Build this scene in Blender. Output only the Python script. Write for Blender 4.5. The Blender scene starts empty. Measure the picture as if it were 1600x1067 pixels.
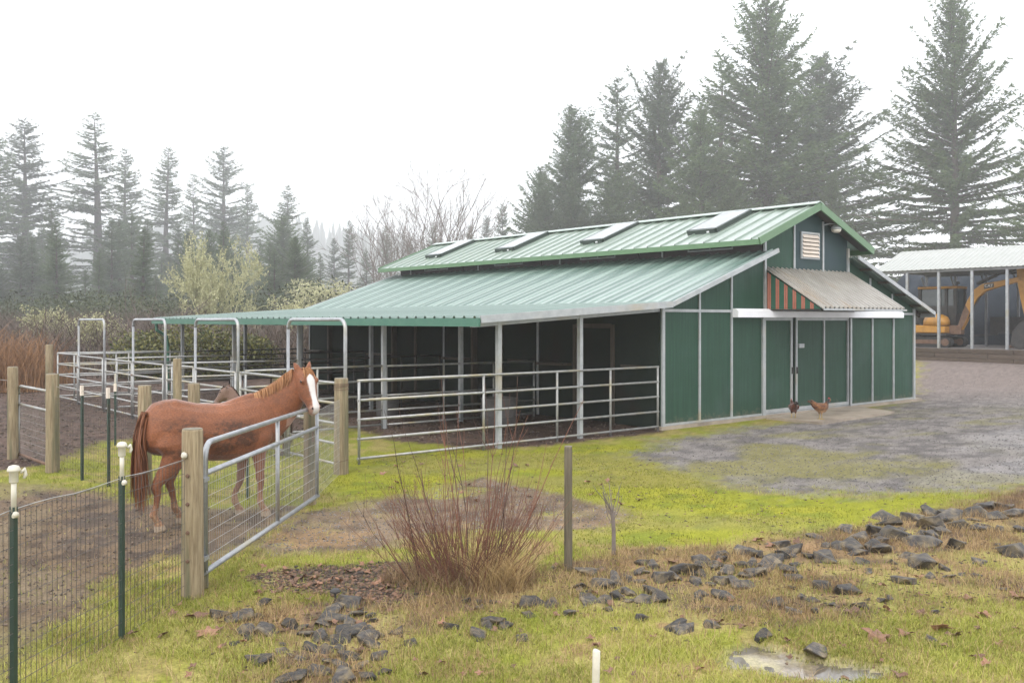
import bpy, bmesh, math, random
import numpy as np
from mathutils import Vector, Matrix
R = math.radians
C = bpy.context.scene.collection
scene = bpy.context.scene
random.seed(7)
NR = np.random.RandomState(11)

# ------------------------------------------------------------------ camera, sky, sun, exposure
F, HZ, EYE = 1451.0, 500.0, 2.3            # focal length in photo pixels, horizon row, eye height
cam = bpy.data.cameras.new('camera')
cam.sensor_width = 36.0
cam.lens = F / 1600 * 36
cam.shift_y = (HZ - 533.5) / 1600
cam.clip_start, cam.clip_end = 0.1, 2000
cam_o = bpy.data.objects.new('camera', cam)
C.objects.link(cam_o)
cam_o.location = (0, 0, EYE)
cam_o.rotation_euler = (R(90), 0, 0)
scene.camera = cam_o

HAZE = 0.00095
SUN_EL, SUN_ROT = 48, 200
w = bpy.data.worlds.new('World')
scene.world = w
w.use_nodes = True
nt = w.node_tree
bg = nt.nodes['Background']
sky = nt.nodes.new('ShaderNodeTexSky')
sky.sky_type = 'NISHITA'
sky.sun_disc = False
sky.sun_elevation = R(SUN_EL)
sky.sun_rotation = R(SUN_ROT)
sky.dust_density = 4.0
mixw = nt.nodes.new('ShaderNodeMix')
mixw.data_type = 'RGBA'
mixw.inputs[0].default_value = 0.86         # closed cloud layer over the blue
mixw.inputs[7].default_value = (10.5, 10.7, 11.2, 1)
nt.links.new(sky.outputs[0], mixw.inputs[6])
nt.links.new(mixw.outputs[2], bg.inputs[0])
bg.inputs[1].default_value = 0.1
sl = bpy.data.lights.new('sun', 'SUN')
sl.energy = 0.9
sl.angle = R(30)
sl.color = (1, 0.97, 0.92)
so = bpy.data.objects.new('sun', sl)
C.objects.link(so)
so.rotation_euler = (R(90 - SUN_EL), 0, R(180 - SUN_ROT))
vs = scene.view_settings
vs.view_transform = 'Standard'
vs.look = 'None'
vs.gamma = 1
vs.use_curve_mapping = False
vs.exposure = 1.0
cy = scene.cycles
cy.use_denoising = True
cy.max_bounces = 6
cy.diffuse_bounces = 3
cy.glossy_bounces = 3
cy.transmission_bounces = 4
cy.transparent_max_bounces = 8
cy.volume_bounces = 4

# ------------------------------------------------------------------ helpers
def G(px, py, z=0.0):
    """photo pixel of a point at height z -> its place on the ground plane"""
    y = F * (EYE - z) / (py - HZ)
    return Vector(((px - 800) / F * y, y, z))

def tag(o, label=None, cat=None, group=None, kind=None):
    if label: o['label'] = label
    if cat: o['category'] = cat
    if group: o['group'] = group
    if kind: o['kind'] = kind
    return o

def empty(name, loc=(0, 0, 0), rz=0.0):
    o = bpy.data.objects.new(name, None)
    o.empty_display_size = 0.2
    C.objects.link(o)
    o.location = loc
    o.rotation_euler = (0, 0, rz)
    return o

def link(name, me, parent=None):
    o = bpy.data.objects.new(name, me)
    C.objects.link(o)
    if parent: o.parent = parent
    return o

def copy_tree(o, parent=None):
    c = o.copy()
    C.objects.link(c)
    if parent: c.parent = parent
    for ch in o.children: copy_tree(ch, c)
    return c

def np_mesh(name, v, faces_per, mat, smooth=False, attr=None, midx=None):
    """v (n,3) array, faces_per (m,k) index array"""
    me = bpy.data.meshes.new(name)
    m, k = faces_per.shape
    me.vertices.add(len(v))
    me.vertices.foreach_set('co', np.asarray(v, np.float32).ravel())
    me.loops.add(m * k)
    me.loops.foreach_set('vertex_index', faces_per.astype(np.int32).ravel())
    me.polygons.add(m)
    me.polygons.foreach_set('loop_start', np.arange(0, m * k, k, dtype=np.int32))
    me.polygons.foreach_set('loop_total', np.full(m, k, np.int32))
    if smooth: me.polygons.foreach_set('use_smooth', np.ones(m, bool))
    for mm in (mat if isinstance(mat, (list, tuple)) else [mat]): me.materials.append(mm)
    if midx is not None: me.polygons.foreach_set('material_index', midx.astype(np.int32))
    me.update(calc_edges=True)
    if attr:
        for an, arr in attr.items():
            arr = np.asarray(arr, np.float32)
            if arr.ndim == 1:
                a = me.attributes.new(an, 'FLOAT', 'POINT'); a.data.foreach_set('value', arr)
            else:
                a = me.attributes.new(an, 'FLOAT_COLOR', 'POINT'); a.data.foreach_set('color', arr.ravel())
    me.validate()
    return me

class MB:
    def __init__(s):
        s.v, s.f, s.m = [], [], []
        s.mi = 0
    def add(s, vs_, fs):
        b = len(s.v)
        s.v += [tuple(p) for p in vs_]
        for f in fs:
            s.f.append(tuple(b + i for i in f)); s.m.append(s.mi)
        return s
    def box(s, lo, hi):
        x0, y0, z0 = lo; x1, y1, z1 = hi
        return s.add([(x0,y0,z0),(x1,y0,z0),(x1,y1,z0),(x0,y1,z0),(x0,y0,z1),(x1,y0,z1),(x1,y1,z1),(x0,y1,z1)],
                     [(0,3,2,1),(4,5,6,7),(0,1,5,4),(1,2,6,5),(2,3,7,6),(3,0,4,7)])
    def bar(s, a, b, w, h, up=(0, 0, 1)):
        a, b = Vector(a), Vector(b)
        d = (b - a).normalized()
        u = Vector(up)
        sd = d.cross(u)
        if sd.length < 1e-4: sd = d.cross(Vector((1, 0, 0)))
        sd.normalize(); u = sd.cross(d).normalized()
        vs_ = []
        for p in (a, b):
            for i, j in ((-1,-1),(1,-1),(1,1),(-1,1)):
                vs_.append(p + sd * (i * w / 2) + u * (j * h / 2))
        return s.add(vs_, [(0,1,2,3),(7,6,5,4),(0,4,5,1),(1,5,6,2),(2,6,7,3),(3,7,4,0)])
    def tube(s, pts, r, n=8, caps=True):
        pts = [Vector(p) for p in pts]
        k = len(pts)
        rs = r if isinstance(r, (list, tuple)) else [r] * k
        vs_, fs = [], []
        ref = None
        for i, p in enumerate(pts):
            d = (pts[min(i + 1, k - 1)] - pts[max(i - 1, 0)])
            d = d.normalized() if d.length > 1e-9 else Vector((0, 0, 1))
            if ref is None:
                ref = d.cross(Vector((0, 0, 1)))
                if ref.length < 1e-3: ref = d.cross(Vector((0, 1, 0)))
            ref = (ref - d * ref.dot(d))
            if ref.length < 1e-6: ref = d.orthogonal()
            ref.normalize()
            bn = d.cross(ref)
            for j in range(n):
                t = 2 * math.pi * j / n
                vs_.append(p + (ref * math.cos(t) + bn * math.sin(t)) * rs[i])
        for i in range(k - 1):
            for j in range(n):
                a, b = i * n + j, i * n + (j + 1) % n
                fs.append((a, b, b + n, a + n))
        if caps:
            fs.append(tuple(range(n - 1, -1, -1)))
            fs.append(tuple((k - 1) * n + j for j in range(n)))
        return s.add(vs_, fs)
    def rings(s, rings):
        """closed loft through rings of equal point count"""
        n = len(rings[0]); vs_, fs = [], []
        for r_ in rings: vs_ += [tuple(p) for p in r_]
        for i in range(len(rings) - 1):
            for j in range(n):
                a, b = i * n + j, i * n + (j + 1) % n
                fs.append((a, b, b + n, a + n))
        fs.append(tuple(range(n - 1, -1, -1)))
        fs.append(tuple((len(rings) - 1) * n + j for j in range(n)))
        return s.add(vs_, fs)
    def lathe(s, prof, n=16, at=(0, 0, 0)):
        return s.rings([[(at[0] + r * math.cos(2*math.pi*j/n), at[1] + r * math.sin(2*math.pi*j/n), at[2] + z) for j in range(n)] for r, z in prof])
    def prism(s, poly, axis, a, b):
        """poly of 2D points extruded along axis ('x','y','z') from a to b"""
        def P(q, c):
            return (c, q[0], q[1]) if axis == 'x' else (q[0], c, q[1]) if axis == 'y' else (q[0], q[1], c)
        n = len(poly)
        vs_ = [P(q, a) for q in poly] + [P(q, b) for q in poly]
        fs = [tuple(range(n)), tuple(range(2*n - 1, n - 1, -1))]
        for i in range(n):
            j = (i + 1) % n
            fs.append((i, i + n, j + n, j))
        return s.add(vs_, fs)
    def mesh(s, name, mat, smooth=False, bevel=0):
        me = bpy.data.meshes.new(name)
        me.from_pydata(s.v, [], s.f)
        for mm in (mat if isinstance(mat, (list, tuple)) else [mat]): me.materials.append(mm)
        if isinstance(mat, (list, tuple)): me.polygons.foreach_set('material_index', s.m)
        bm = bmesh.new(); bm.from_mesh(me)
        bmesh.ops.recalc_face_normals(bm, faces=bm.faces)
        if bevel: bmesh.ops.bevel(bm, geom=bm.edges, offset=bevel, segments=1, affect='EDGES', clamp_overlap=True)
        if smooth:
            for f in bm.faces: f.smooth = len(f.verts) <= 4
        bm.to_mesh(me); bm.free()
        return me
    def build(s, name, mat, parent=None, smooth=False, bevel=0):
        return link(name, s.mesh(name, mat, smooth, bevel), parent)

_tab = {}
def vnoise(x, y, seed=0):
    if seed not in _tab: _tab[seed] = np.random.RandomState(seed + 100).rand(256, 256)
    T = _tab[seed]
    xi, yi = np.floor(x).astype(int), np.floor(y).astype(int)
    fx, fy = x - xi, y - yi
    fx, fy = fx*fx*(3-2*fx), fy*fy*(3-2*fy)
    a = T[xi & 255, yi & 255]; b = T[(xi+1) & 255, yi & 255]
    c = T[xi & 255, (yi+1) & 255]; d = T[(xi+1) & 255, (yi+1) & 255]
    return (a*(1-fx)+b*fx)*(1-fy) + (c*(1-fx)+d*fx)*fy
def fbm(x, y, seed=0, o=4):
    s, a, t = 0, 1.0, 0
    for i in range(o):
        s = s + a * vnoise(x * 2**i + 13.7*i, y * 2**i + 7.1*i, seed + i); t += a; a *= 0.5
    return s / t
def sstep(a, b, x):
    t = np.clip((x - a) / (b - a), 0, 1)
    return t*t*(3-2*t)

# ------------------------------------------------------------------ materials
def new_mat(name):
    m = bpy.data.materials.new(name); m.use_nodes = True
    n = m.node_tree
    return m, n, n.nodes['Principled BSDF']
def N(n, t, **kw):
    x = n.nodes.new(t)
    for k, v in kw.items(): setattr(x, k, v)
    return x
def mat(name, c1, c2=None, rough=0.7, scale=6.0, metal=0.0, bump=0.0, bscale=60.0, stretch=(1, 1, 1), spec=0.5, rand=0.0, c3=None, s3=0.6, t3=0.6, coat=0.0):
    """two-tone noise colour, optional third stain colour, bump, per-object brightness"""
    m, n, b = new_mat(name)
    L = n.links.new
    tc = N(n, 'ShaderNodeTexCoord')
    mp = N(n, 'ShaderNodeMapping'); mp.inputs[3].default_value = stretch
    L(tc.outputs['Object'], mp.inputs[0])
    no = N(n, 'ShaderNodeTexNoise'); no.inputs['Scale'].default_value = scale; no.inputs['Detail'].default_value = 6
    no.inputs['Roughness'].default_value = 0.65
    L(mp.outputs[0], no.inputs['Vector'])
    rp = N(n, 'ShaderNodeValToRGB')
    rp.color_ramp.elements[0].position = 0.32; rp.color_ramp.elements[1].position = 0.68
    rp.color_ramp.elements[0].color = (*c1, 1); rp.color_ramp.elements[1].color = (*(c2 or c1), 1)
    L(no.outputs[0], rp.inputs[0])
    col = rp.outputs[0]
    if c3:
        n3 = N(n, 'ShaderNodeTexNoise'); n3.inputs['Scale'].default_value = s3; n3.inputs['Detail'].default_value = 5
        L(mp.outputs[0], n3.inputs['Vector'])
        mr = N(n, 'ShaderNodeMapRange'); mr.inputs[1].default_value = t3 - 0.08; mr.inputs[2].default_value = t3 + 0.1
        L(n3.outputs[0], mr.inputs[0])
        mx = N(n, 'ShaderNodeMix', data_type='RGBA'); mx.inputs[7].default_value = (*c3, 1)
        L(mr.outputs[0], mx.inputs[0]); L(col, mx.inputs[6]); col = mx.outputs[2]
    if rand:
        oi = N(n, 'ShaderNodeObjectInfo')
        mr = N(n, 'ShaderNodeMapRange'); mr.inputs[3].default_value = 1 - rand; mr.inputs[4].default_value = 1 + rand
        L(oi.outputs['Random'], mr.inputs[0])
        hs = N(n, 'ShaderNodeHueSaturation'); L(mr.outputs[0], hs.inputs['Value']); L(col, hs.inputs['Color']); col = hs.outputs[0]
    L(col, b.inputs['Base Color'])
    b.inputs['Roughness'].default_value = rough
    b.inputs['Metallic'].default_value = metal
    b.inputs['Specular IOR Level'].default_value = spec
    if coat:
        b.inputs['Coat Weight'].default_value = coat; b.inputs['Coat Roughness'].default_value = .24
    if bump:
        nb = N(n, 'ShaderNodeTexNoise'); nb.inputs['Scale'].default_value = bscale; nb.inputs['Detail'].default_value = 4
        L(mp.outputs[0], nb.inputs['Vector'])
        bp = N(n, 'ShaderNodeBump'); bp.inputs['Strength'].default_value = bump; bp.inputs['Distance'].default_value = 0.01
        L(nb.outputs[0], bp.inputs['Height']); L(bp.outputs[0], b.inputs['Normal'])
    return m
def leaf_mat(name, c1, c2, rough=0.6, trans=0.15):
    """foliage: colour by the per-leaf 'tint' attribute"""
    m, n, b = new_mat(name)
    L = n.links.new
    at = N(n, 'ShaderNodeAttribute'); at.attribute_name = 'tint'
    rp = N(n, 'ShaderNodeValToRGB')
    rp.color_ramp.elements[0].color = (*c1, 1); rp.color_ramp.elements[1].color = (*c2, 1)
    L(at.outputs['Fac'], rp.inputs[0])
    oi = N(n, 'ShaderNodeObjectInfo')
    mr = N(n, 'ShaderNodeMapRange'); mr.inputs[3].default_value = 0.8; mr.inputs[4].default_value = 1.2
    L(oi.outputs['Random'], mr.inputs[0])
    hs = N(n, 'ShaderNodeHueSaturation'); L(mr.outputs[0], hs.inputs['Value']); L(rp.outputs[0], hs.inputs['Color'])
    L(hs.outputs[0], b.inputs['Base Color'])
    b.inputs['Roughness'].default_value = rough
    b.inputs['Specular IOR Level'].default_value = 0.3
    if trans:
        tr = N(n, 'ShaderNodeBsdfTranslucent'); L(hs.outputs[0], tr.inputs[0])
        ms = N(n, 'ShaderNodeMixShader'); ms.inputs[0].default_value = trans
        L(b.outputs[0], ms.inputs[1]); L(tr.outputs[0], ms.inputs[2])
        L(ms.outputs[0], n.nodes['Material Output'].inputs['Surface'])
    return m

M = {}
M['galv'] = mat('galvanized_steel', (.28,.29,.30), (.42,.43,.44), .45, 9, .55, c3=(.36,.34,.28), s3=1.6, t3=.62)
M['galv_rail'] = mat('weathered_rail', (.25,.25,.24), (.40,.40,.385), .45, 7, .4, c3=(.33,.29,.19), s3=2.5, t3=.6)
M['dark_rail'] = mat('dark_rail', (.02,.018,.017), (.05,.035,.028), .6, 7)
M['trim'] = mat('galvanized_trim', (.29,.31,.31), (.40,.41,.41), .5, 5, .25, c3=(.34,.31,.24), s3=1.3, t3=.64)
M['roof_green'] = mat('teal_roof_paint', (.095,.16,.135), (.17,.235,.20), .36, 1.6, 0, stretch=(.4,3.2,.4), spec=.7, c3=(.23,.31,.27), s3=.35, t3=.62, coat=.7)
M['roof_upper'] = mat('green_roof_paint', (.155,.215,.17), (.25,.305,.25), .36, 1.6, 0, stretch=(.4,3.2,.4), spec=.7, coat=.7)
M['green_trim'] = mat('green_trim_paint', (.075,.155,.07), (.10,.185,.09), .4, 4)
M['fascia_green'] = mat('dark_green_fascia', (.03,.12,.075), (.045,.14,.09), .4, 4)
M['panel'] = mat('green_wall_panel', (.016,.050,.030), (.022,.060,.039), .6, 1.6, rand=.08, c3=(.028,.062,.046), s3=.8, t3=.64, spec=.25)
def streaked(m, dirt, zt, amt):
    # rain streaks down the sheet and splashed mud with its own ragged edge low on it
    n = m.node_tree; L = n.links.new; b = n.nodes['Principled BSDF']
    src = b.inputs['Base Color'].links[0].from_socket
    tc = N(n, 'ShaderNodeTexCoord')
    mp = N(n, 'ShaderNodeMapping'); mp.inputs[3].default_value = (9, 9, .35); L(tc.outputs['Object'], mp.inputs[0])
    n1 = N(n, 'ShaderNodeTexNoise'); n1.inputs['Scale'].default_value = 2.2; n1.inputs['Detail'].default_value = 6; L(mp.outputs[0], n1.inputs['Vector'])
    r1 = N(n, 'ShaderNodeMapRange'); r1.inputs[1].default_value = .35; r1.inputs[2].default_value = .7; r1.inputs[3].default_value = .86; r1.inputs[4].default_value = 1.16; L(n1.outputs[0], r1.inputs[0])
    hs = N(n, 'ShaderNodeHueSaturation'); L(r1.outputs[0], hs.inputs['Value']); L(src, hs.inputs['Color'])
    sp = N(n, 'ShaderNodeSeparateXYZ'); L(tc.outputs['Object'], sp.inputs[0])
    n2 = N(n, 'ShaderNodeTexNoise'); n2.inputs['Scale'].default_value = 7; n2.inputs['Detail'].default_value = 8; n2.inputs['Roughness'].default_value = .75; L(tc.outputs['Object'], n2.inputs['Vector'])
    ma = N(n, 'ShaderNodeMath', operation='MULTIPLY_ADD'); L(n2.outputs[0], ma.inputs[0]); ma.inputs[1].default_value = zt*2.2; ma.inputs[2].default_value = -zt*.58
    sb_ = N(n, 'ShaderNodeMath', operation='SUBTRACT'); L(ma.outputs[0], sb_.inputs[0]); L(sp.outputs[2], sb_.inputs[1])
    r2 = N(n, 'ShaderNodeMapRange'); r2.inputs[1].default_value = -.02; r2.inputs[2].default_value = zt*.6; r2.inputs[4].default_value = amt; L(sb_.outputs[0], r2.inputs[0])
    mx = N(n, 'ShaderNodeMix', data_type='RGBA'); mx.inputs[7].default_value = (*dirt, 1); L(r2.outputs[0], mx.inputs[0]); L(hs.outputs[0], mx.inputs[6])
    L(mx.outputs[2], b.inputs['Base Color'])
streaked(M['panel'], (.15,.125,.09), .42, .8)
M['panel_blue'] = mat('faded_wall_panel', (.022,.05,.042), (.03,.05,.058), .6, .9, rand=.05, spec=.25)
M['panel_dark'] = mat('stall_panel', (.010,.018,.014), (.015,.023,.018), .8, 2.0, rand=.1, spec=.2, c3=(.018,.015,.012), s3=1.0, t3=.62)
M['clere'] = mat('clerestory_board', (.05,.042,.044), (.075,.062,.062), .7, 3)
M['wood_trim'] = mat('stall_timber', (.05,.04,.03), (.09,.07,.052), .8, 8, stretch=(4,4,.6))
M['white_metal'] = mat('white_metal', (.70,.70,.71), (.78,.78,.79), .4, 3)
M['cream'] = mat('cream_vent', (.58,.50,.42), (.66,.58,.49), .6, 5)
M['glass'] = mat('window_glass', (.05,.055,.06), (.09,.09,.09), .08, 2, spec=.8)
M['skylight'] = mat('skylight_glazing', (.20,.22,.22), (.27,.29,.29), .12, 2, spec=.7)
M['skylight_curb'] = mat('skylight_curb', (.035,.05,.042), (.05,.065,.055), .5, 4)
M['awning_roof'] = mat('weathered_awning_steel', (.22,.205,.18), (.31,.295,.265), .38, 3.5, .3, stretch=(1,.25,1), c3=(.23,.17,.11), s3=.9, t3=.62)
M['salmon'] = mat('faded_red_stripe', (.33,.11,.075), (.42,.16,.11), .6, 4)
M['stripe_green'] = mat('stripe_green', (.02,.085,.055), (.03,.10,.065), .5, 4)
M['concrete'] = mat('wet_concrete', (.26,.215,.165), (.36,.30,.235), .6, 2.5, bump=.2, c3=(.17,.14,.11), s3=1.2, t3=.6)
M['post_wood'] = mat('weathered_post_wood', (.145,.105,.058), (.31,.25,.155), .85, 8, stretch=(6,6,.4), bump=.8, bscale=30, rand=.2, c3=(.10,.10,.055), s3=1.6, t3=.57)
M['post_end'] = mat('post_end_grain', (.12,.11,.085), (.24,.21,.15), .9, 25)
M['tpost'] = mat('t_post_paint', (.012,.03,.02), (.022,.045,.03), .5, 9, c3=(.06,.045,.03), s3=5, t3=.66)
M['pvc'] = mat('off_white_plastic', (.46,.43,.35), (.58,.55,.47), .5, 8, c3=(.42,.38,.27), s3=7, t3=.66)
M['dark_wire'] = mat('old_fence_wire', (.045,.04,.036), (.10,.09,.08), .6, 12, .3)
M['post_dark'] = mat('dark_post_wood', (.075,.062,.04), (.15,.125,.085), .85, 7, stretch=(5,5,.45), bump=.5, bscale=30)
M['wire'] = mat('fence_wire', (.26,.25,.235), (.40,.39,.37), .45, 12, .5)
M['timber'] = mat('retaining_timber', (.055,.04,.03), (.10,.072,.052), .85, 4, stretch=(1,1,5), bump=.4, rand=.15)
M['tarp'] = mat('dark_tarpaulin', (.014,.019,.026), (.026,.033,.043), .6, .8, bump=.3, bscale=3, spec=.15)
M['shed_roof'] = mat('white_shed_roof', (.30,.31,.285), (.37,.38,.355), .4, 1.5)
M['shed_soffit'] = mat('shed_frame', (.16,.16,.165), (.24,.24,.245), .6, 3)
M['yellow'] = mat('machine_yellow', (.36,.17,.03), (.46,.23,.04), .45, 3, c3=(.25,.12,.03), s3=2, t3=.63)
M['machine_dark'] = mat('machine_dark', (.025,.024,.024), (.05,.045,.042), .6, 5)
M['rust'] = mat('rusty_steel', (.10,.055,.035), (.17,.10,.065), .8, 6)
M['cab_glass'] = mat('cab_glass', (.03,.042,.042), (.05,.065,.063), .1, 2, spec=.7)
M['rubber'] = mat('rubber', (.02,.02,.02), (.035,.033,.03), .85, 8)
M['trough'] = mat('galvanized_trough', (.09,.085,.08), (.14,.13,.12), .6, 6)
M['bark'] = mat('fir_bark', (.055,.042,.034), (.10,.082,.068), .9, 9, stretch=(3,3,.5), bump=.6, bscale=20)
M['bark_grey'] = mat('bare_branch_bark', (.13,.105,.09), (.21,.175,.155), .9, 6)
M['rock'] = mat('wet_basalt', (.020,.018,.017), (.068,.060,.053), .5, 6, bump=.8, bscale=14, rand=.45, c3=(.14,.11,.065), s3=2.4, t3=.55, spec=.35)
# ------------------------------------------------------------------ the ground: one sheet, fine near the camera
def inside(px, py, poly):
    r = np.zeros(px.shape, bool)
    n = len(poly)
    for i in range(n):
        x0, y0 = poly[i]; x1, y1 = poly[(i + 1) % n]
        c = ((y0 > py) != (y1 > py))
        xi = x0 + (py - y0) / ((y1 - y0) if y1 != y0 else 1e-9) * (x1 - x0)
        r ^= c & (px < xi)
    return r
def world_poly(poly):
    out = []
    for p, q in poly:
        g = G(p, q); out.append((g.x, g.y))
    return out
Z_ROAD = world_poly([(1045,688),(1150,668),(1300,655),(1420,628),(1440,560),(1600,556),(2100,552),(2600,560),(2600,800),(1900,790),(1640,752),(1480,764),(1340,772),(1190,772),(1120,752),(1040,735),(985,712)])
Z_PATH = world_poly([(385,868),(430,822),(470,800),(560,786),(640,772),(760,745),(860,770),(960,790),(990,806),(900,830),(700,832),(600,856),(480,866)])
Z_PEN = world_poly([(-900,1500),(-700,790),(40,752),(110,762),(215,782),(300,792),(470,790),(430,826),(330,885),(262,872),(175,915),(95,985),(-40,1130),(-300,1500)])
Z_SOIL = world_poly([(-1500,600),(-200,583),(100,580),(230,574),(330,566),(420,575),(470,640),(505,668),(430,690),(290,684),(160,690),(100,722),(0,735),(-300,760),(-1500,800)])
Z_SHED = world_poly([(470,592),(700,592),(1040,668),(1033,676),(890,692),(770,702),(700,694),(620,690),(560,672),(470,640),(430,612)])
Z_LITTER = world_poly([(390,905),(440,890),(500,884),(650,878),(660,930),(610,945),(560,938),(470,925),(410,918)])
Z_DRY = world_poly([(560,930),(660,925),(760,925),(880,880),(1000,858),(1150,850),(1330,826),(1480,790),(1650,752),(1900,700),(1900,960),(1600,935),(1380,960),(1240,985),(1000,950),(860,950),(720,965),(640,1000),(600,1100),(420,1100),(380,1000),(340,950),(420,938)])
Z_WATER = world_poly([(1120,1020),(1180,1008),(1262,1028),(1330,1036),(1395,1046),(1390,1060),(1320,1068),(1240,1064),(1180,1056),(1130,1046)])
Z_LAWN = world_poly([(500,730),(640,700),(800,704),(1000,690),(1060,700),(1010,715),(1090,745),(1180,772),(1340,776),(1480,768),(1500,790),(1330,826),(1160,850),(1000,858),(900,850),(880,832),(990,810),(960,790),(860,768),(760,742),(640,770),(540,785)])
def zone(x, y, poly, soft=.25, seed=3, k=5):
    """share of a polygon at x,y with an edge broken up by noise"""
    s = 0
    for i in range(k):
        w1 = (fbm(x*1.1+i*7, y*1.1, seed, 4) - .5) * soft * 3.2 + (vnoise(x*7+i*31, y*7, seed+5) - .5) * soft
        w2 = (fbm(x*1.1, y*1.1+i*5, seed+9, 4) - .5) * soft * 3.2 + (vnoise(x*7, y*7+i*17, seed+6) - .5) * soft
        s = s + inside(x + w1, y + w2, poly)
    return s / k
def masks(x, y):
    d = {}
    sc_ = np.clip(y / 12, .6, 2.5)
    d['road'] = zone(x, y, Z_ROAD, .55, 3)
    d['path'] = zone(x, y, Z_PATH, .25, 13)
    d['pen'] = zone(x, y, Z_PEN, .22, 23)
    d['soil'] = np.maximum(zone(x, y, Z_SOIL, .3, 33), zone(x, y, Z_SHED, .22, 43))
    d['litter'] = zone(x, y, Z_LITTER, .16, 53)
    d['dry'] = zone(x, y, Z_DRY, .3, 63)
    d['water'] = zone(x, y, Z_WATER, .10, 73, 4)
    d['lawn'] = zone(x, y, Z_LAWN, .35, 83)
    return d
def height(x, y, fine=True):
    h = 0.42 * sstep(29, 42, y) * sstep(8, 18, x)                       # drive rises to the machine shed
    h = h + 0.8 * sstep(34, 70, y) * sstep(2, -12, x)                    # bank behind the paddocks
    far = sstep(420, 1300, y)
    h = h + far * (8 + 78 * np.exp(-((x + 300) / 240)**2) + 34 * np.exp(-((x - 450) / 330)**2) + 40*np.exp(-((x + 850) / 330)**2))
    if fine:
        near = sstep(40, 15, y)
        h = h + near * ((fbm(x*.5, y*.5, 5, 3) - .5) * .10 * sstep(5, 8, 14 - np.abs(y - 0)) + (fbm(x*3, y*3, 6, 3) - .5) * .035)
        h = h - .045 * zone(x, y, Z_WATER, .1, 73, 2)
    return h
NROW, NCOL = 500, 520
ys = np.concatenate([np.linspace(-25, 4.6, 10)[:-1], 4.6 * (1480/4.6) ** (np.linspace(0, 1, NROW) ** 1.35)])
ks = np.concatenate([np.linspace(-1.25, -.78, 16)[:-1], np.linspace(-.78, .78, NCOL), np.linspace(.78, 1.25, 16)[1:]])
KK, YY = np.meshgrid(ks, ys)
XX = KK * np.maximum(YY, 6.0)
gx, gy = XX.ravel(), YY.ravel()
gm = masks(gx, gy)
nearf = sstep(60, 25, gy)
gz = height(gx, gy)
# churned soil and gravel stand a little rougher
gz = gz + gm['pen'] * (fbm(gx*6, gy*6, 91, 3) - .5) * .06 + gm['soil'] * nearf * (fbm(gx*5, gy*5, 92, 3) - .5) * .08
def ground_z(x, y):
    x, y = np.atleast_1d(np.asarray(x, float)), np.atleast_1d(np.asarray(y, float))
    m_ = {'pen': zone(x, y, Z_PEN, .22, 23), 'soil': np.maximum(zone(x, y, Z_SOIL, .3, 33), zone(x, y, Z_SHED, .22, 43))}
    return height(x, y) + m_['pen'] * (fbm(x*6, y*6, 91, 3) - .5) * .06 + m_['soil'] * sstep(60, 25, y) * (fbm(x*5, y*5, 92, 3) - .5) * .08
def gz1(x, y): return float(ground_z(x, y)[0])
nr, nc = len(ys), len(ks)
idx = np.arange(nr * nc).reshape(nr, nc)
gf = np.stack([idx[:-1,:-1].ravel(), idx[:-1,1:].ravel(), idx[1:,1:].ravel(), idx[1:,:-1].ravel()], 1)

def mixc(a, b, t): return a * (1 - t[:, None]) + np.asarray(b) * t[:, None]
n1 = fbm(gx*.9, gy*.9, 201, 4); n2 = fbm(gx*3.3, gy*3.3, 202, 4); n3 = vnoise(gx*14, gy*14, 203)
n4 = fbm(gx*.35+3, gy*.6, 204, 3)
col = np.tile(np.array([.160,.168,.028]), (len(gx), 1))                  # grass thatch
col = mixc(col, (.23,.18,.075), sstep(.45, .65, n2) * .7)
moss = np.clip(gm['lawn'], 0, 1)
mcol = mixc(np.tile(np.array([.170,.176,.020]), (len(gx), 1)), (.205,.200,.024), sstep(.38, .62, n1))
mcol = mixc(mcol, (.125,.145,.022), sstep(.52, .68, n2) * .85)
mcol = mixc(mcol, (.16,.135,.055), sstep(.57, .70, n4) * .55)
col = mixc(col, (0, 0, 0), moss) + mcol * moss[:, None]
# dry grass and bare earth among the stones
dcol = mixc(np.tile(np.array([.165,.112,.06]), (len(gx), 1)), (.085,.06,.043), sstep(.42, .6, n2))
dcol = mixc(dcol, (.17,.18,.035), sstep(.58, .70, n1) * .6)
col = mixc(col, (0, 0, 0), gm['dry']) + dcol * gm['dry'][:, None]
# earth path
pcol = mixc(np.tile(np.array([.145,.108,.074]), (len(gx), 1)), (.095,.070,.050), sstep(.4, .62, n2))
pcol = mixc(pcol, (.22,.22,.04), sstep(.56, .68, n1) * .7)
col = mixc(col, (0, 0, 0), gm['path']) + pcol * gm['path'][:, None]
# gravel drive: wet tracks and mossy strips run along it
al = gx * .80 + gy * .6
ac = gx * -.6 + gy * .80
streak = fbm(al * .16, ac * .9, 205, 3)
rcol = mixc(np.tile(np.array([.165,.150,.140]), (len(gx), 1)), (.105,.096,.092), sstep(.42, .6, n2))
rcol = mixc(rcol, (.16,.15,.045), sstep(.56, .68, streak) * sstep(.36, .6, n1) * .6 * sstep(27, 18, gy))
rcol = mixc(rcol, (.15,.135,.055), sstep(.48, .64, n1) * .5 * sstep(19.5, 17.0, gy) * sstep(9.5, 6.5, gx))
rcol = mixc(rcol, (.155,.128,.115), sstep(24, 32, gy))
col = mixc(col, (0, 0, 0), gm['road']) + rcol * gm['road'][:, None]
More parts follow.
